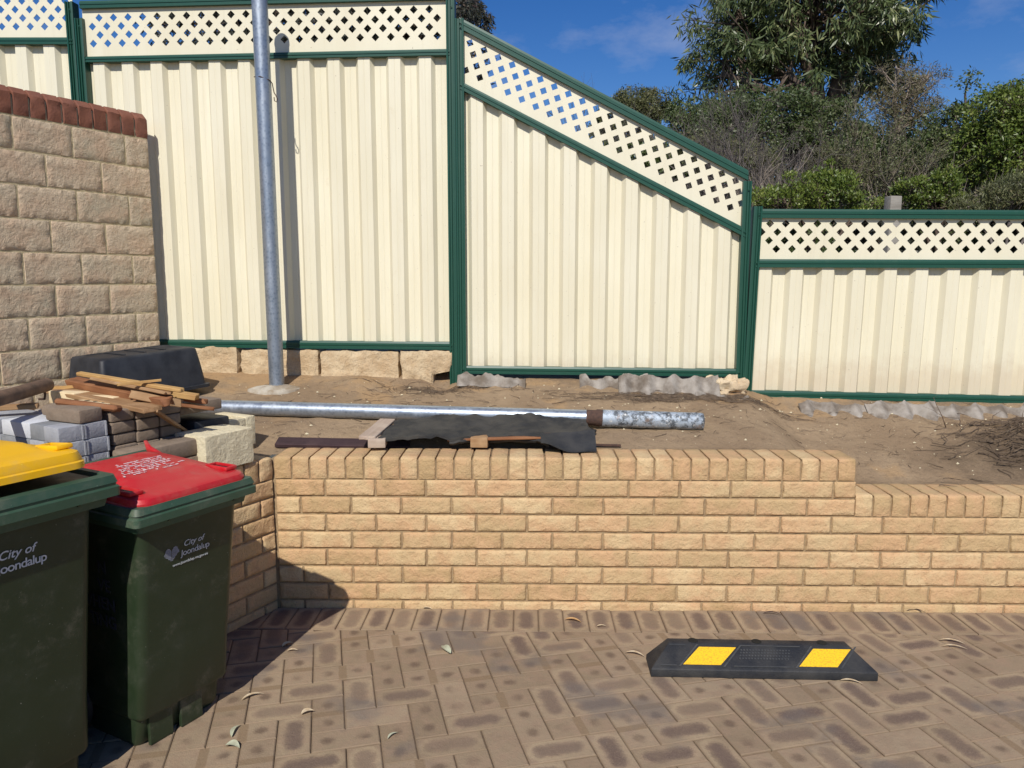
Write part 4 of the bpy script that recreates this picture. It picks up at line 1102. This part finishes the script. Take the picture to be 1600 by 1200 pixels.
# handwriting-like worn print on the red lid: rows of short strokes
def lid_print():
    mb = MB(); random.seed(21)
    LH, y0, y1 = dims; z = lambda y: zt2(y) + .022
    for row in range(8):
        yy = y0 + .20 + row * .020; x = -.13 + .010 * row; xe = (.10, .115, .09, .10, .085, .06, .11, .07)[7 - row]
        while x < xe:
            w = random.uniform(.006, .016)
            if random.random() < .82:
                for _ in range(3):
                    h = random.uniform(.004, .013); dx = random.uniform(0, w); t = random.uniform(.0015, .003)
                    if random.random() < .28: mb.box((x + dx, yy + random.uniform(-.003, .003), z(yy) + .0006), (t, h, .0008))
                    else: mb.box((x + w / 2, yy + random.uniform(-.006, .006), z(yy) + .0007), (w * .9, t, .0008))
            x += w + .002
    mb.build('worn_print', M_white2, lid2)
lid_print()
# ------------------------------------------------------------------ wheel stop
M_edge = m_simple('paler_rubber', (.034, .037, .040), (.060, .060, .058), 25, .6, .3, 120)  # slightly paler rubber for the raised edges and studs
def wheel_stop():
    a = on_z(1017, 1058, 0); b_ = on_z(1372, 1065, 0); c = (a + b_) / 2; L = (b_ - a).length
    root = empty('wheel_stop', (c.x, c.y, .001), math.atan2(b_.y - a.y, b_.x - a.x), 'black rubber wheel stop with two yellow reflective panels on the paving', 'wheel stop')
    H = .098; mb = MB(); h = L / 2
    prof = [(0, 0), (0, .034), (.010, .040), (.098, H - .002), (.104, H), (.140, H), (.150, .02), (.150, 0)]
    def ring(x, inset, zs):
        return [Vector((x, .075 + (y - .075) * (1 - inset * 0), min(z, zs))) for y, z in prof]
    def end(x, q, s):
        # sloping ends: top pulled in
        return [Vector((x - s * .085 * max(0, z - .034) / (H - .034), y + (.018 * (1 - z / H) if 0 else 0), z)) for y, z in prof]
    mb.loft([end(-h, 0, -1), end(h, 0, 1)]); mb.build('rubber_body', M_rubber, root, bevel=.003, angle=35)
    sl = Vector((0, .088, H - .042)).normalized(); nrm = Vector((1, 0, 0)).cross(sl)
    def pt(x, t, o=0.): return Vector((x, .010, .040)) + sl * (t * .104) + nrm * o
    def para(x0, x1, sk, t0, t1, o, mat, name, th=.0015):
        mb = MB(); q = [(x0, t0), (x1, t0), (x1 + sk, t1), (x0 + sk, t1)]
        vs = [pt(x, t, o) for x, t in q] + [pt(x, t, o - th) for x, t in q]
        mb.add(vs, [(0, 1, 2, 3), (7, 6, 5, 4), (0, 4, 5, 1), (1, 5, 6, 2), (2, 6, 7, 3), (3, 7, 4, 0)]); return mb.build(name, mat, root)
    for x0 in (-.305, .155):
        para(x0 - .012, x0 + .138, .075, .10, .86, .0020, M_ypatch, 'yellow_panel')
        for xx in (x0 - .030, x0 + .146): para(xx, xx + .008, .084, .02, .96, .0035, M_edge, 'panel_edge', .004)
    for (x0, x1) in ((-.118, .118), (-.41, -.345)):
        sk = .052 if x1 - x0 > .1 or x0 < 0 else 0.
        for t in (.04, .92): para(x0 + sk * t, x1 + sk * t, .0, t, t + .035, .0030, M_edge, 'panel_edge', .004)
    mb = MB()
    for i in range(17):
        for j in range(4):
            q = pt(-.085 + i * .012 + j * .004, .40 + j * .12, .0006); mb.tube([q - nrm * .001, q + nrm * .0012], .0038, 6)
    mb.build('raised_studs', M_edge, root)
    for x in (-.26, .0, .265):
        mb = MB(); mb.tube([(x, .122, H - .002), (x, .122, H + .0015)], .020, 18); mb.build('bolt_recess', M_dark, root)
wheel_stop()
# ------------------------------------------------------------------ leaves, twigs, stones
M_leaf_d = m_simple('dry_gum_leaf', (.62, .52, .36), (.46, .34, .20), 60, .7, .3, 200)
M_leaf_g = m_simple('grey_gum_leaf', (.48, .50, .36), (.40, .40, .27), 60, .7, .3, 200)
M_leaf_o = m_simple('tan_gum_leaf', (.60, .38, .17), (.45, .26, .11), 60, .7, .3, 200)
def gum_leaf(px, py, L, W, ang, curl, mat, label, bend=.25, z0=.003):
    p = on_z(px, py, z0); n = 12; vs = []; fs = []
    for i in range(n + 1):
        t = i / n; w = W * math.sin(math.pi * min(1, t ** .8)) ** .8 * .5 + .0004; x = (t - .5) * L; y = bend * L * (t * (1 - t)) * 4 * .5
        z = curl * abs(math.sin(t * 2.6 + .4)) * L * .3
        for k, s in enumerate((-1, 0, 1)): vs.append(Vector((x, y + s * w, z + abs(s) * w * .5 + .001)))
    for i in range(n):
        for k in range(2): fs.append((i * 3 + k, (i + 1) * 3 + k, (i + 1) * 3 + k + 1, i * 3 + k + 1))
    b0 = len(vs); vs += [v - Vector((0, 0, .0006)) for v in vs]; fs += [tuple(b0 + i for i in f[::-1]) for f in fs]
    mb = MB(); mb.add(vs, fs); o = mb.build('gum_leaf', mat, smooth=True); o.location = p; o.rotation_euler = (0, 0, ang)
    return tag(o, label, 'leaf', 'fallen gum leaves on the paving')
gum_leaf(395, 1090, .085, .013, .6, .3, M_leaf_d, 'curved pale leaf on the paving below the red-lidded bin')
gum_leaf(369, 1143, .075, .014, 1.5, .3, M_leaf_g, 'upright pale green leaf left of the lower bin shadow edge')
gum_leaf(363, 1168, .055, .030, -.2, .4, M_leaf_g, 'short crumpled pale leaf just below the upright one')
gum_leaf(481, 1114, .050, .022, .5, .3, M_leaf_d, 'small yellowish leaf on the paving below the bin shadow')
gum_leaf(457, 1017, .045, .012, .2, .2, M_leaf_d, 'tiny yellow leaf at the edge of the bin shadow')
gum_leaf(699, 1016, .085, .032, 2.0, .5, M_leaf_g, 'curled grey green leaf on the paving in the middle')
gum_leaf(895, 971, .080, .016, -.3, .3, M_leaf_o, 'tan leaf on the header row below the brick wall')
gum_leaf(940, 979, .045, .010, .1, .2, M_leaf_d, 'tiny pale leaf right of the tan one on the header row')
gum_leaf(992, 1024, .085, .014, -.4, .3, M_leaf_d, 'pale curved leaf touching the left end of the wheel stop')
gum_leaf(1488, 1004, .10, .012, -.35, .2, M_leaf_d, 'upper of two pale leaves right of the wheel stop')
gum_leaf(1492, 1013, .10, .010, -.25, .2, M_leaf_d, 'lower of two pale leaves right of the wheel stop')
gum_leaf(1330, 1067, .085, .012, -.3, .2, M_leaf_d, 'slim leaf lying at the front right edge of the wheel stop')
gum_leaf(1432, 957, .085, .008, -.2, .4, M_w_maroon, 'dark curled leaf against the wall foot at the right')
gum_leaf(1207, 961, .085, .008, -.2, .4, M_w_maroon, 'dark thin leaf against the wall foot above the wheel stop')
gum_leaf(668, 952, .055, .012, -.3, .3, M_leaf_d, 'small pale leaf at the wall foot right of the bin shadow')
gum_leaf(450, 1008, .055, .020, .8, .3, M_leaf_g, 'pale leaf lying inside the bin shadow near the wall', z0=.003)
gum_leaf(568 + 46, 1150, .05, .008, .9, .3, M_leaf_g, 'thin green sliver of leaf on the dark stained paving')
random.seed(5)
M_root = m_simple('dry_root', (.16, .115, .075), (.07, .048, .032), 40, .95, 0)
def litter():
    mb = MB()
    for _ in range(900):
        x = random.uniform(-1.7, 3.6); y = random.uniform(3.83, 4.78); 
        if x > 1.6 and random.random() < .5: y = random.uniform(4.0, 4.7)
        s = random.choice((.0015, .0015, .002, .0025, .003, .004, .008)) * random.uniform(.6, 1.3); z = gz(x, y) + s * .3
        vs = [(x + s * random.uniform(.6, 1.2) * a, y + s * random.uniform(.6, 1.2) * b_, z + s * random.uniform(.5, 1) * c) for a, b_, c in ((1, 0, 0), (0, 1, 0), (-1, 0, 0), (0, -1, 0), (0, 0, 1), (0, 0, -1))]
        mb.add(vs, [(0, 1, 4), (1, 2, 4), (2, 3, 4), (3, 0, 4), (1, 0, 5), (2, 1, 5), (3, 2, 5), (0, 3, 5)], random.random() + .01)
    o = mb.build('gravel', M_lime2); tag(o, 'scattered pale limestone crumbs over the soil behind the retaining wall', 'gravel'); o['kind'] = 'stuff'
    mb = MB()
    def twig(x, y, L, a, r, wob=.3, lift=.004):
        P = []
        for k in range(6):
            P.append((x, y, gz(x, y) + lift + .004 * random.random())); a += random.uniform(-wob, wob); x += math.cos(a) * L / 5; y += math.sin(a) * L / 5 * .6
        mb.tube(P, [r, r, r * .9, r * .8, r * .6, r * .3], 5)
    for _ in range(420): twig(random.uniform(-1.6, 3.4), random.uniform(3.9, 4.75), random.uniform(.03, .12), random.uniform(0, 6.3), random.uniform(.0007, .0018))
    for _ in range(150): twig(random.gauss(-.45, .18), random.gauss(4.68, .05), random.uniform(.05, .18), random.uniform(0, 6.3), .0013)
    for _ in range(520): twig(random.gauss(2.92, .26), random.gauss(4.05, .13), random.uniform(.08, .26), random.uniform(-1.2, .6), random.uniform(.0012, .0032), .6, random.uniform(0, .035))
    for _ in range(330): twig(random.gauss(.95, .30), random.gauss(4.50, .04), random.uniform(.06, .22), random.uniform(-.4, .3), .0014, .4, .006)
    o = mb.build('root_litter', M_root); tag(o, 'dark fine roots and twigs strewn over the soil along the fence', 'twigs'); o['kind'] = 'stuff'
litter()
M_bark = m_simple('grey_brown_bark', (.16, .115, .08), (.10, .07, .05), 40, .9, .5, 90)
def branch(pts, r, label):
    root = MB(); P = [Vector((x, y, gz(x, y) + dz)) for x, y, dz in pts]; root.tube(P, [r * (1 - .7 * i / (len(P) - 1)) for i in range(len(P))], 8)
    for i in range(1, len(P) - 1):
        q = P[i]; root.tube([q, q + Vector((random.uniform(-.06, .06), random.uniform(-.02, .06), .03)), q + Vector((random.uniform(-.12, .12), random.uniform(-.02, .1), .05))], [r * .4, r * .3, r * .1], 5)
    o = root.build('bare_branch', M_bark, smooth=True); tag(o, label, 'branch')
def gp(px, py, dz=0.):
    q = on_line(px, py, (0, 4.3), (1, 0)); return (q.x, 4.3, q.z - gz(q.x, 4.3))
branch([gp(1640, 664), gp(1598, 659), gp(1550, 660), gp(1500, 668), gp(1460, 671)], .0075, 'upper bare branch lying on the soil at the far right below the low fence bay')
branch([gp(1620, 700), gp(1585, 690), gp(1540, 679), gp(1500, 673), gp(1478, 670)], .0055, 'lower bare branch forking down to the right edge of the soil')
branch([gp(1478, 668), gp(1472, 650), gp(1463, 632), gp(1458, 620)], .003, 'thin twig standing up before the wavy edging at the right')
# ------------------------------------------------------------------ vegetation
def m_leafm(name, c1, c2, c3, rough=.45, trans=.25, spec=.5):
    m = Mat(name, rough, spec); r = m.attr('rnd'); c = m.mix(r.ramp(0, .7, 0, 1, False), c1, c2); c = m.mix(r.ramp(.8, 1.), c, c3); m.color(c)
    t = m.nt.nodes.new('ShaderNodeBsdfTranslucent'); m.nt.links.new(c.so, t.inputs[0]); mx = m.nt.nodes.new('ShaderNodeMixShader'); mx.inputs[0].default_value = trans
    m.nt.links.new(m.b.outputs[0], mx.inputs[1]); m.nt.links.new(t.outputs[0], mx.inputs[2]); m.nt.links.new(mx.outputs[0], m.out.inputs[0]); return m
L_gum = m_leafm('gum_foliage', (.056, .086, .034), (.128, .166, .064), (.31, .33, .15), .35)
L_gumd = m_leafm('dark_foliage', (.030, .036, .026), (.055, .058, .040), (.09, .06, .055), .5)
L_bright = m_leafm('bright_foliage', (.075, .125, .020), (.165, .215, .035), (.27, .30, .07), .45)
L_mid = m_leafm('mid_foliage', (.050, .078, .024), (.10, .135, .042), (.17, .19, .08), .45)
L_olive = m_leafm('olive_foliage', (.085, .10, .038), (.15, .16, .065), (.23, .20, .10), .55)
L_brown = m_leafm('brownish_foliage', (.10, .095, .042), (.155, .14, .06), (.22, .17, .09), .6)
B_dark = m_simple('dark_bark', (.085, .06, .045), (.14, .105, .08), 12, .95, .8, 30)
B_grey = m_simple('dead_grey_wood', (.20, .175, .155), (.12, .10, .09), 15, .95, .5, 40)
B_pale = m_simple('pale_branch_wood', (.30, .25, .20), (.20, .16, .12), 15, .9, .5, 40)
def add_leaf(mb, p, d, L, W, rn):
    s = d.cross(Vector((random.gauss(0, 1), random.gauss(0, 1), random.gauss(0, .6))))
    if s.length < 1e-5: return
    s.normalize(); s *= W / 2; q = p + d * L; m = p + d * L * .45
    b = len(mb.v); mb.v += [tuple(p), tuple(m - s), tuple(q), tuple(m + s)]; mb.f.append([b, b + 1, b + 2, b + 3]); mb.r.append(rn); mb.k.append(0); mb.uv.append([(0, 0)] * 4)
def rdir(): 
    v = Vector((random.gauss(0, 1), random.gauss(0, 1), random.gauss(0, 1))); return v.normalized() if v.length > 1e-6 else Vector((0, 0, 1))
def tree(name, base, blobs, leafmat, barkmat, n_clump, n_leaf, L, W, label, cat='tree', droop=.8, clump_r=.35, trunk_r=.12, fork=None, twig=.010, parts=('foliage', 'trunk'), group=None, leaders=5, clump_flat=.8, seed=1, bare=0.):
    """blobs: (centre, radii) relative to base; clumps are reached by real limbs"""
    random.seed(seed); base = Vector(base); root = empty(name, base, 0, label, cat, group)
    lf = MB(); br = MB()
    tot = sum(r[0] * r[1] * r[2] for c, r in blobs)
    fork = Vector(fork) if fork else Vector((0, 0, blobs[0][0][2] * .45))
    br.tube([Vector((0, 0, -.2)), fork * .5 + Vector((random.uniform(-.05, .05), 0, 0)), fork], [trunk_r * 1.2, trunk_r, trunk_r * .85], 9)
    lims = []
    for (c, r) in blobs:
        c = Vector(c); mid = fork.lerp(c, .5) + Vector((random.uniform(-.15, .15) * r[0], random.uniform(-.15, .15) * r[1], .12 * r[2]))
        P = [fork, mid, c, c + Vector((0, 0, r[2] * .5))]
        br.tube(P, [trunk_r * .6, trunk_r * .42, trunk_r * .28, trunk_r * .1], 7); lims.append((P, c, r))
    for (P, c, r) in lims:
        k = max(2, int(n_clump * r[0] * r[1] * r[2] / tot))
        for _ in range(k):
            d = rdir(); t = random.uniform(.35, 1.) ** .5; q = c + Vector((d.x * r[0], d.y * r[1], d.z * r[2])) * t
            q += Vector((fbm(q, .9, 2, seed), fbm(q, .9, 2, seed + 9), fbm(q, .9, 2, seed + 20))) * .35 * min(r)
            a = P[1].lerp(P[2], random.random()) if random.random() < .7 else P[2].lerp(P[3], random.random())
            m = a.lerp(q, .55) + rdir() * .12 * (q - a).length
            br.tube([a, m, q], [twig * 1.6, twig, twig * .35], 4, cap=False)
            cr = clump_r * random.uniform(.5, 1.25)
            if random.random() < bare:
                for _ in range(14): e = q + rdir() * cr; mm = q.lerp(e, .5) + rdir() * .1 * cr; br.tube([m.lerp(q, random.random()), mm, e], [twig * .35, twig * .25, twig * .1], 3, cap=False)
                continue
            for _ in range(4):
                e = q + rdir() * cr * .9; br.tube([m.lerp(q, random.uniform(.5, 1)), q.lerp(e, .5) + rdir() * .05, e], [twig * .4, twig * .3, twig * .12], 3, cap=False)
            tone = random.uniform(-.22, .22)
            for _ in range(int(n_leaf * random.uniform(.6, 1.3))):
                o = rdir() * cr * random.random() ** .45; o.z *= clump_flat; p = q + o
                dd = (rdir() + Vector((0, 0, -droop * 1.6)) + o.normalized() * .3).normalized()
                add_leaf(lf, p, dd, L * random.uniform(.6, 1.2), W * random.uniform(.7, 1.2), min(1, max(.01, random.random() * .8 + tone + .1)))
    lf.build(parts[0], leafmat, root); br.build(parts[1], barkmat, root, smooth=True); return root
def at(px, py, Y):
    r = ray(px, py); return Vector((0, 0, EYE)) + r * (Y / r.y)
def blobs_at(base, lst):
    out = []
    for (px, py, Y, rx, ry, rz) in lst:   # radii in metres
        out.append((at(px, py, Y) - Vector(base), (rx, ry, rz)))
    return out
def twiggy(name, base, tips, mat, label, n=220, depth=4, r0=.025, spread=.55, seed=3, L0=.8, leafmat=None, nleaf=0, lsize=.03):
    "leafless shrub: many fine recursive branches"
    random.seed(seed); base = Vector(base); root = empty(name, base, 0, label, 'shrub', 'shrubs behind the fence'); br = MB(); lf = MB()
    def grow(p, d, L, r, k):
        e = p + d * L; m = p.lerp(e, .5) + rdir() * L * .09
        br.tube([p, m, e], [r, r * .8, r * .6], 5 if k > 2 else 3, cap=False)
        if nleaf and k <= 1:
            for _ in range(nleaf): add_leaf(lf, p.lerp(e, random.random()), (rdir() + Vector((0, 0, .5))).normalized(), lsize * random.uniform(.6, 1.3), lsize * .35, random.random() * .9 + .02)
        if k == 0: return
        for _ in range(3 if k > 1 else 4):
            nd = (d + rdir() * spread + Vector((0, 0, .05))).normalized(); s = random.uniform(.35, 1.)
            grow(p.lerp(e, s), nd, L * random.uniform(.55, .82), r * .58, k - 1)
    for t in tips:
        t = Vector(t) - base; d = t.normalized(); grow(Vector((random.uniform(-.1, .1), random.uniform(-.1, .1), 0)) + d * t.length * .1, d, t.length * .42, r0, depth)
    br.build('branches', mat, root, smooth=True)
    if nleaf: lf.build('foliage', leafmat, root)
    return root
def gb(px, Y, z=None):
    x = (px - 800) / 1200 * Y; return (x, Y, (.95 + max(0, Y - 5.2) * .035) if z is None else z)
SG = 'shrubs behind the fence'
# big gum
g = gb(1285, 14)
tree('gum_tree', g, blobs_at(g, [(1270, 40, 14, 1.5, 1.3, 1.0), (1150, 60, 14, 1.05, 1.0, .95), (1130, 115, 13.6, .55, .7, .5), (1370, 40, 14, 1.0, 1.1, 1.0), (1392, 105, 14.3, .55, .7, .45), (1200, -70, 14, 1.5, 1.2, 1.0), (1360, -80, 14, 1.4, 1.2, 1.0), (1280, -200, 14, 1.6, 1.5, 1.0), (1235, 120, 13.6, .8, .7, .5), (1330, 115, 14.2, .7, .7, .45)]),
     L_gum, B_dark, 540, 74, .20, .032, 'large gum tree with drooping grey-green leaves behind the fence', 'tree', .62, .27, .17, fork=at(1287, 190, 14) - Vector(g), twig=.017, seed=11)
# tree behind the tall level bay
g = gb(480, 9.5)
tree('bushy_tree', g, blobs_at(g, [(330, 45, 9.5, .75, .6, .55), (450, 40, 9.5, .9, .8, .6), (570, 50, 9.5, .9, .8, .6), (650, 35, 9.5, .65, .7, .55), (690, 20, 9.3, .42, .4, .42), (520, 110, 9.5, 1.8, .8, .6), (450, -25, 9.6, .9, .8, .35), (600, -30, 9.6, .8, .8, .30)]),
     L_gumd, B_dark, 300, 170, .085, .022, 'dark bushy tree behind the lattice of the tall level bay', 'tree', .4, .26, .11, fork=(0, 0, 1.4), twig=.010, seed=5, bare=.12)
g = gb(728, 11.5)
tree('slender_tree', g, blobs_at(g, [(748, 24, 11.5, .16, .16, .18), (728, 10, 11.5, .22, .2, .2), (757, 42, 11.5, .08, .1, .1)]), L_gumd, B_pale, 26, 90, .10, .020, 'slender dark tree tip showing beside the tall fence post', 'tree', .7, .13, .04, fork=(0, 0, 3.2), twig=.008, seed=6)
# small trees between the sloping rail and the gum
g = gb(1000, 17)
tree('bushy_tree', g, blobs_at(g, [(1018, 172, 17, .45, .4, .35), (985, 168, 17, .4, .4, .42), (1035, 178, 17, .25, .3, .25), (975, 200, 17, .8, .5, .5)]), L_olive, B_grey, 130, 150, .075, .022, 'small olive green tree above the middle of the sloping rail', 'tree', .0, .20, .07, fork=(0, 0, 1.6), twig=.008, seed=8)
g = gb(905, 15)
twiggy('bare_shrub', g, [at(x, y, 15) for x, y in ((940, 150), (925, 160), (955, 160), (905, 170), (970, 175), (930, 175))], B_grey, 'bare grey shrub top left of the small olive tree', n=1, depth=4, r0=.02, spread=.5, seed=2)
g = gb(1085, 13)
tree('dense_shrub', g, blobs_at(g, [(1078, 185, 13, .42, .4, .35), (1110, 200, 13, .7, .6, .5)]), L_mid, B_dark, 90, 170, .07, .024, 'dark green shrub left of the gum tree', 'shrub', .5, .22, .06, twig=.008, group=SG, seed=12)
# olive canopy under the gum
g = gb(1200, 12)
tree('dense_shrub', g, blobs_at(g, [(1150, 182, 12, .45, .5, .22), (1215, 172, 12, .55, .5, .28), (1290, 178, 12, .5, .5, .22), (1180, 215, 12, 1.0, .5, .4), (1300, 225, 12, .9, .5, .35)]), L_mid, B_grey, 230, 140, .06, .022, 'wide olive shrub right under the crown of the gum tree', 'shrub', .1, .22, .06, twig=.008, group=SG, seed=14, bare=.12)
g = gb(1365, 10.8)
tree('dense_shrub', g, blobs_at(g, [(1345, 232, 10.8, .42, .4, .26), (1395, 255, 10.6, .42, .4, .28), (1440, 228, 10.8, .30, .3, .22)]), L_mid, B_grey, 130, 150, .055, .022, 'mid green shrub mixed into the pale bare twigs right of the gum trunk', 'shrub', .1, .17, .05, twig=.007, group=SG, seed=71)
g = gb(1130, 10.2)
tree('dense_shrub', g, blobs_at(g, [(1105, 235, 10.2, .36, .4, .24), (1165, 255, 10.2, .40, .4, .22)]), L_olive, B_grey, 80, 140, .055, .018, 'olive shrub mixed into the grey dead twigs left of the gum trunk', 'shrub', .1, .17, .05, twig=.007, group=SG, seed=73, bare=.1)
# grey dead shrubs
g = gb(1190, 9)
twiggy('bare_shrub', g, [at(x, y, 9) for x, y in ((1085, 190), (1120, 205), (1150, 185), (1190, 195), (1270, 205), (1100, 240), (1250, 235), (1300, 230), (1170, 230))], B_grey, 'wide bare grey shrub with dense dead twigs above the post of the sloping bay', depth=5, r0=.022, spread=.62, seed=4)
g = gb(1345, 9.3)
twiggy('bare_shrub', g, [at(x, y, 9.3) for x, y in ((1300, 230), (1340, 215), (1380, 200), (1410, 215), (1440, 230), (1350, 250), (1460, 215), (1480, 245))], B_pale, 'bare pale-twigged shrub above the middle of the low fence bay', depth=5, r0=.024, spread=.6, seed=9, leafmat=L_olive, nleaf=7, lsize=.036)
g = gb(1215, 8.3)
twiggy('bare_shrub', g, [at(x, y, 8.3) for x, y in ((1130, 262), (1165, 235), (1215, 270), (1250, 262), (1190, 285), (1100, 250))], B_pale, 'bare shrub with thick pale branches above the lowest end of the sloping rail', depth=3, r0=.022, spread=.6, seed=31)
g = gb(1460, 8.2)
twiggy('bare_shrub', g, [at(x, y, 8.2) for x, y in ((1395, 245), (1420, 232), (1455, 262), (1385, 270), (1500, 255), (1530, 240))], B_pale, 'bare shrub with thick pale branches right of the timber post top', depth=3, r0=.020, spread=.6, seed=33)
# sparse brownish small tree
g = gb(1425, 10.5)
tree('wispy_tree', g, blobs_at(g, [(1420, 135, 10.5, .38, .35, .24), (1450, 120, 10.5, .28, .3, .15), (1395, 155, 10.5, .30, .3, .18), (1400, 110, 10.5, .25, .25, .12), (1430, 185, 10.5, .42, .4, .3)]), L_brown, B_pale, 90, 85, .06, .010, 'wispy brownish young tree right of the gum trunk', 'tree', -.3, .20, .05, fork=at(1400, 215, 10.5) - Vector(g), twig=.008, seed=17, bare=.15)
# right side shrubs
g = gb(1570, 9)
tree('dense_shrub', g, blobs_at(g, [(1560, 170, 9, .38, .45, .30), (1610, 175, 9, .45, .45, .42), (1590, 240, 9, .5, .5, .45), (1540, 225, 9, .32, .4, .3)]), L_bright, B_dark, 260, 120, .046, .020, 'tall bright green shrub at the right edge', 'shrub', .1, .17, .06, twig=.007, group=SG, seed=19)
g = gb(1720, 9)
tree('dense_shrub', g, blobs_at(g, [(1700, 200, 9, .6, .5, .5), (1780, 220, 9, .7, .5, .5), (1740, 290, 9, 1.0, .5, .5)]), L_mid, B_dark, 150, 130, .055, .024, 'mid green shrub just beyond the right edge of the view', 'shrub', .1, .2, .06, twig=.007, group=SG, seed=81)
g = gb(1500, 10)
tree('dense_shrub', g, blobs_at(g, [(1490, 195, 10, .30, .35, .30), (1508, 150, 10, .12, .15, .20), (1480, 235, 10, .45, .4, .3), (1530, 260, 10, .6, .4, .4)]), L_mid, B_dark, 130, 150, .05, .024, 'ragged mid green shrub left of the bright one at the right edge', 'shrub', .1, .17, .05, twig=.007, group=SG, seed=20)
g = gb(1270, 7.2)
tree('dense_shrub', g, blobs_at(g, [(1225, 312, 7.2, .32, .3, .10), (1280, 300, 7.2, .24, .3, .18), (1310, 290, 7.2, .20, .25, .17), (1345, 320, 7.2, .2, .25, .1), (1300, 268, 7.2, .08, .1, .10), (1240, 285, 7.2, .09, .1, .09)]), L_bright, B_dark, 130, 95, .034, .015, 'low bright green shrub just above the left end of the low fence bay', 'shrub', -.7, .09, .03, twig=.005, group=SG, seed=23)
g = gb(1455, 7.6)
tree('dense_shrub', g, blobs_at(g, [(1425, 295, 7.6, .14, .2, .09), (1475, 282, 7.6, .15, .2, .13), (1455, 312, 7.6, .30, .2, .08), (1480, 262, 7.6, .06, .1, .07)]), L_bright, B_dark, 80, 80, .034, .016, 'small lime green shrub right of the timber stump top', 'shrub', -.6, .085, .03, twig=.005, group=SG, seed=25)
g = gb(1560, 7.3)
tree('dense_shrub', g, blobs_at(g, [(1530, 318, 7.3, .2, .2, .09), (1580, 308, 7.3, .28, .3, .14), (1630, 300, 7.3, .25, .3, .16)]), L_olive, B_grey, 80, 160, .045, .010, 'feathery olive shrub above the right end of the low fence bay', 'shrub', -.6, .12, .03, twig=.005, group=SG, seed=27)
# dark backing shrubs further off
for k, (px, py, Y, rx, rz, lb_) in enumerate(((1130, 265, 15, 1.5, .9, 'dark distant shrub left of the gum trunk behind the dead twigs'), (1300, 270, 16, 1.6, .95, 'dark distant shrub directly below the gum tree'), (1450, 262, 15, 1.5, .95, 'dark distant shrub behind the wispy brownish tree'), (1590, 250, 14, 1.5, 1.0, 'dark distant shrub behind the bright green one at the right edge'), (1010, 260, 15, 1.3, .6, 'dark distant shrub seen through the lattice of the sloping bay'), (860, 270, 14, 1.2, .9, 'dark distant shrub behind the left half of the sloping lattice'))):
    g = gb(px, Y)
    tree('dense_shrub', g, blobs_at(g, [(px - 40, py, Y, rx * .55, .7, rz * .75), (px + 40, py + 5, Y, rx * .6, .7, rz * .8), (px, py + 55, Y, rx, .8, rz * .7)]), L_olive if k % 2 else L_mid, B_dark, 150, 120, .085, .034, lb_, 'shrub', .3, .32, .06, twig=.010, group=SG, seed=40 + k)
for k, (px, Y, rx) in enumerate(((1230, 7.6, .42), (1340, 7.9, .5), (1450, 8.2, .55), (1570, 8.0, .6))):
    g = gb(px, Y); wd = ('leftmost', 'second from the left', 'third from the left', 'rightmost')[k]
    tree('low_shrub', g, blobs_at(g, [(px, 352, Y, rx, .4, .30), (px + 30, 395, Y, rx, .4, .28)]), L_gumd if k % 2 else L_mid, B_dark, 60, 170, .045, .022, f'low dark shrub seen through the low bay lattice, {wd} of four', 'shrub', .2, .17, .04, twig=.006, group='low shrubs right behind the low fence bay', seed=60 + k)
# timber stump behind the low bay
p = at(1395, 318, 5.6)
o = box_obj('timber_post', (p.x, p.y, p.z - .55), (.085, .085, 1.2), (0, 0, .1), M_post, 'weathered grey timber post top showing above the low fence rail', 'post', bevel=.006)
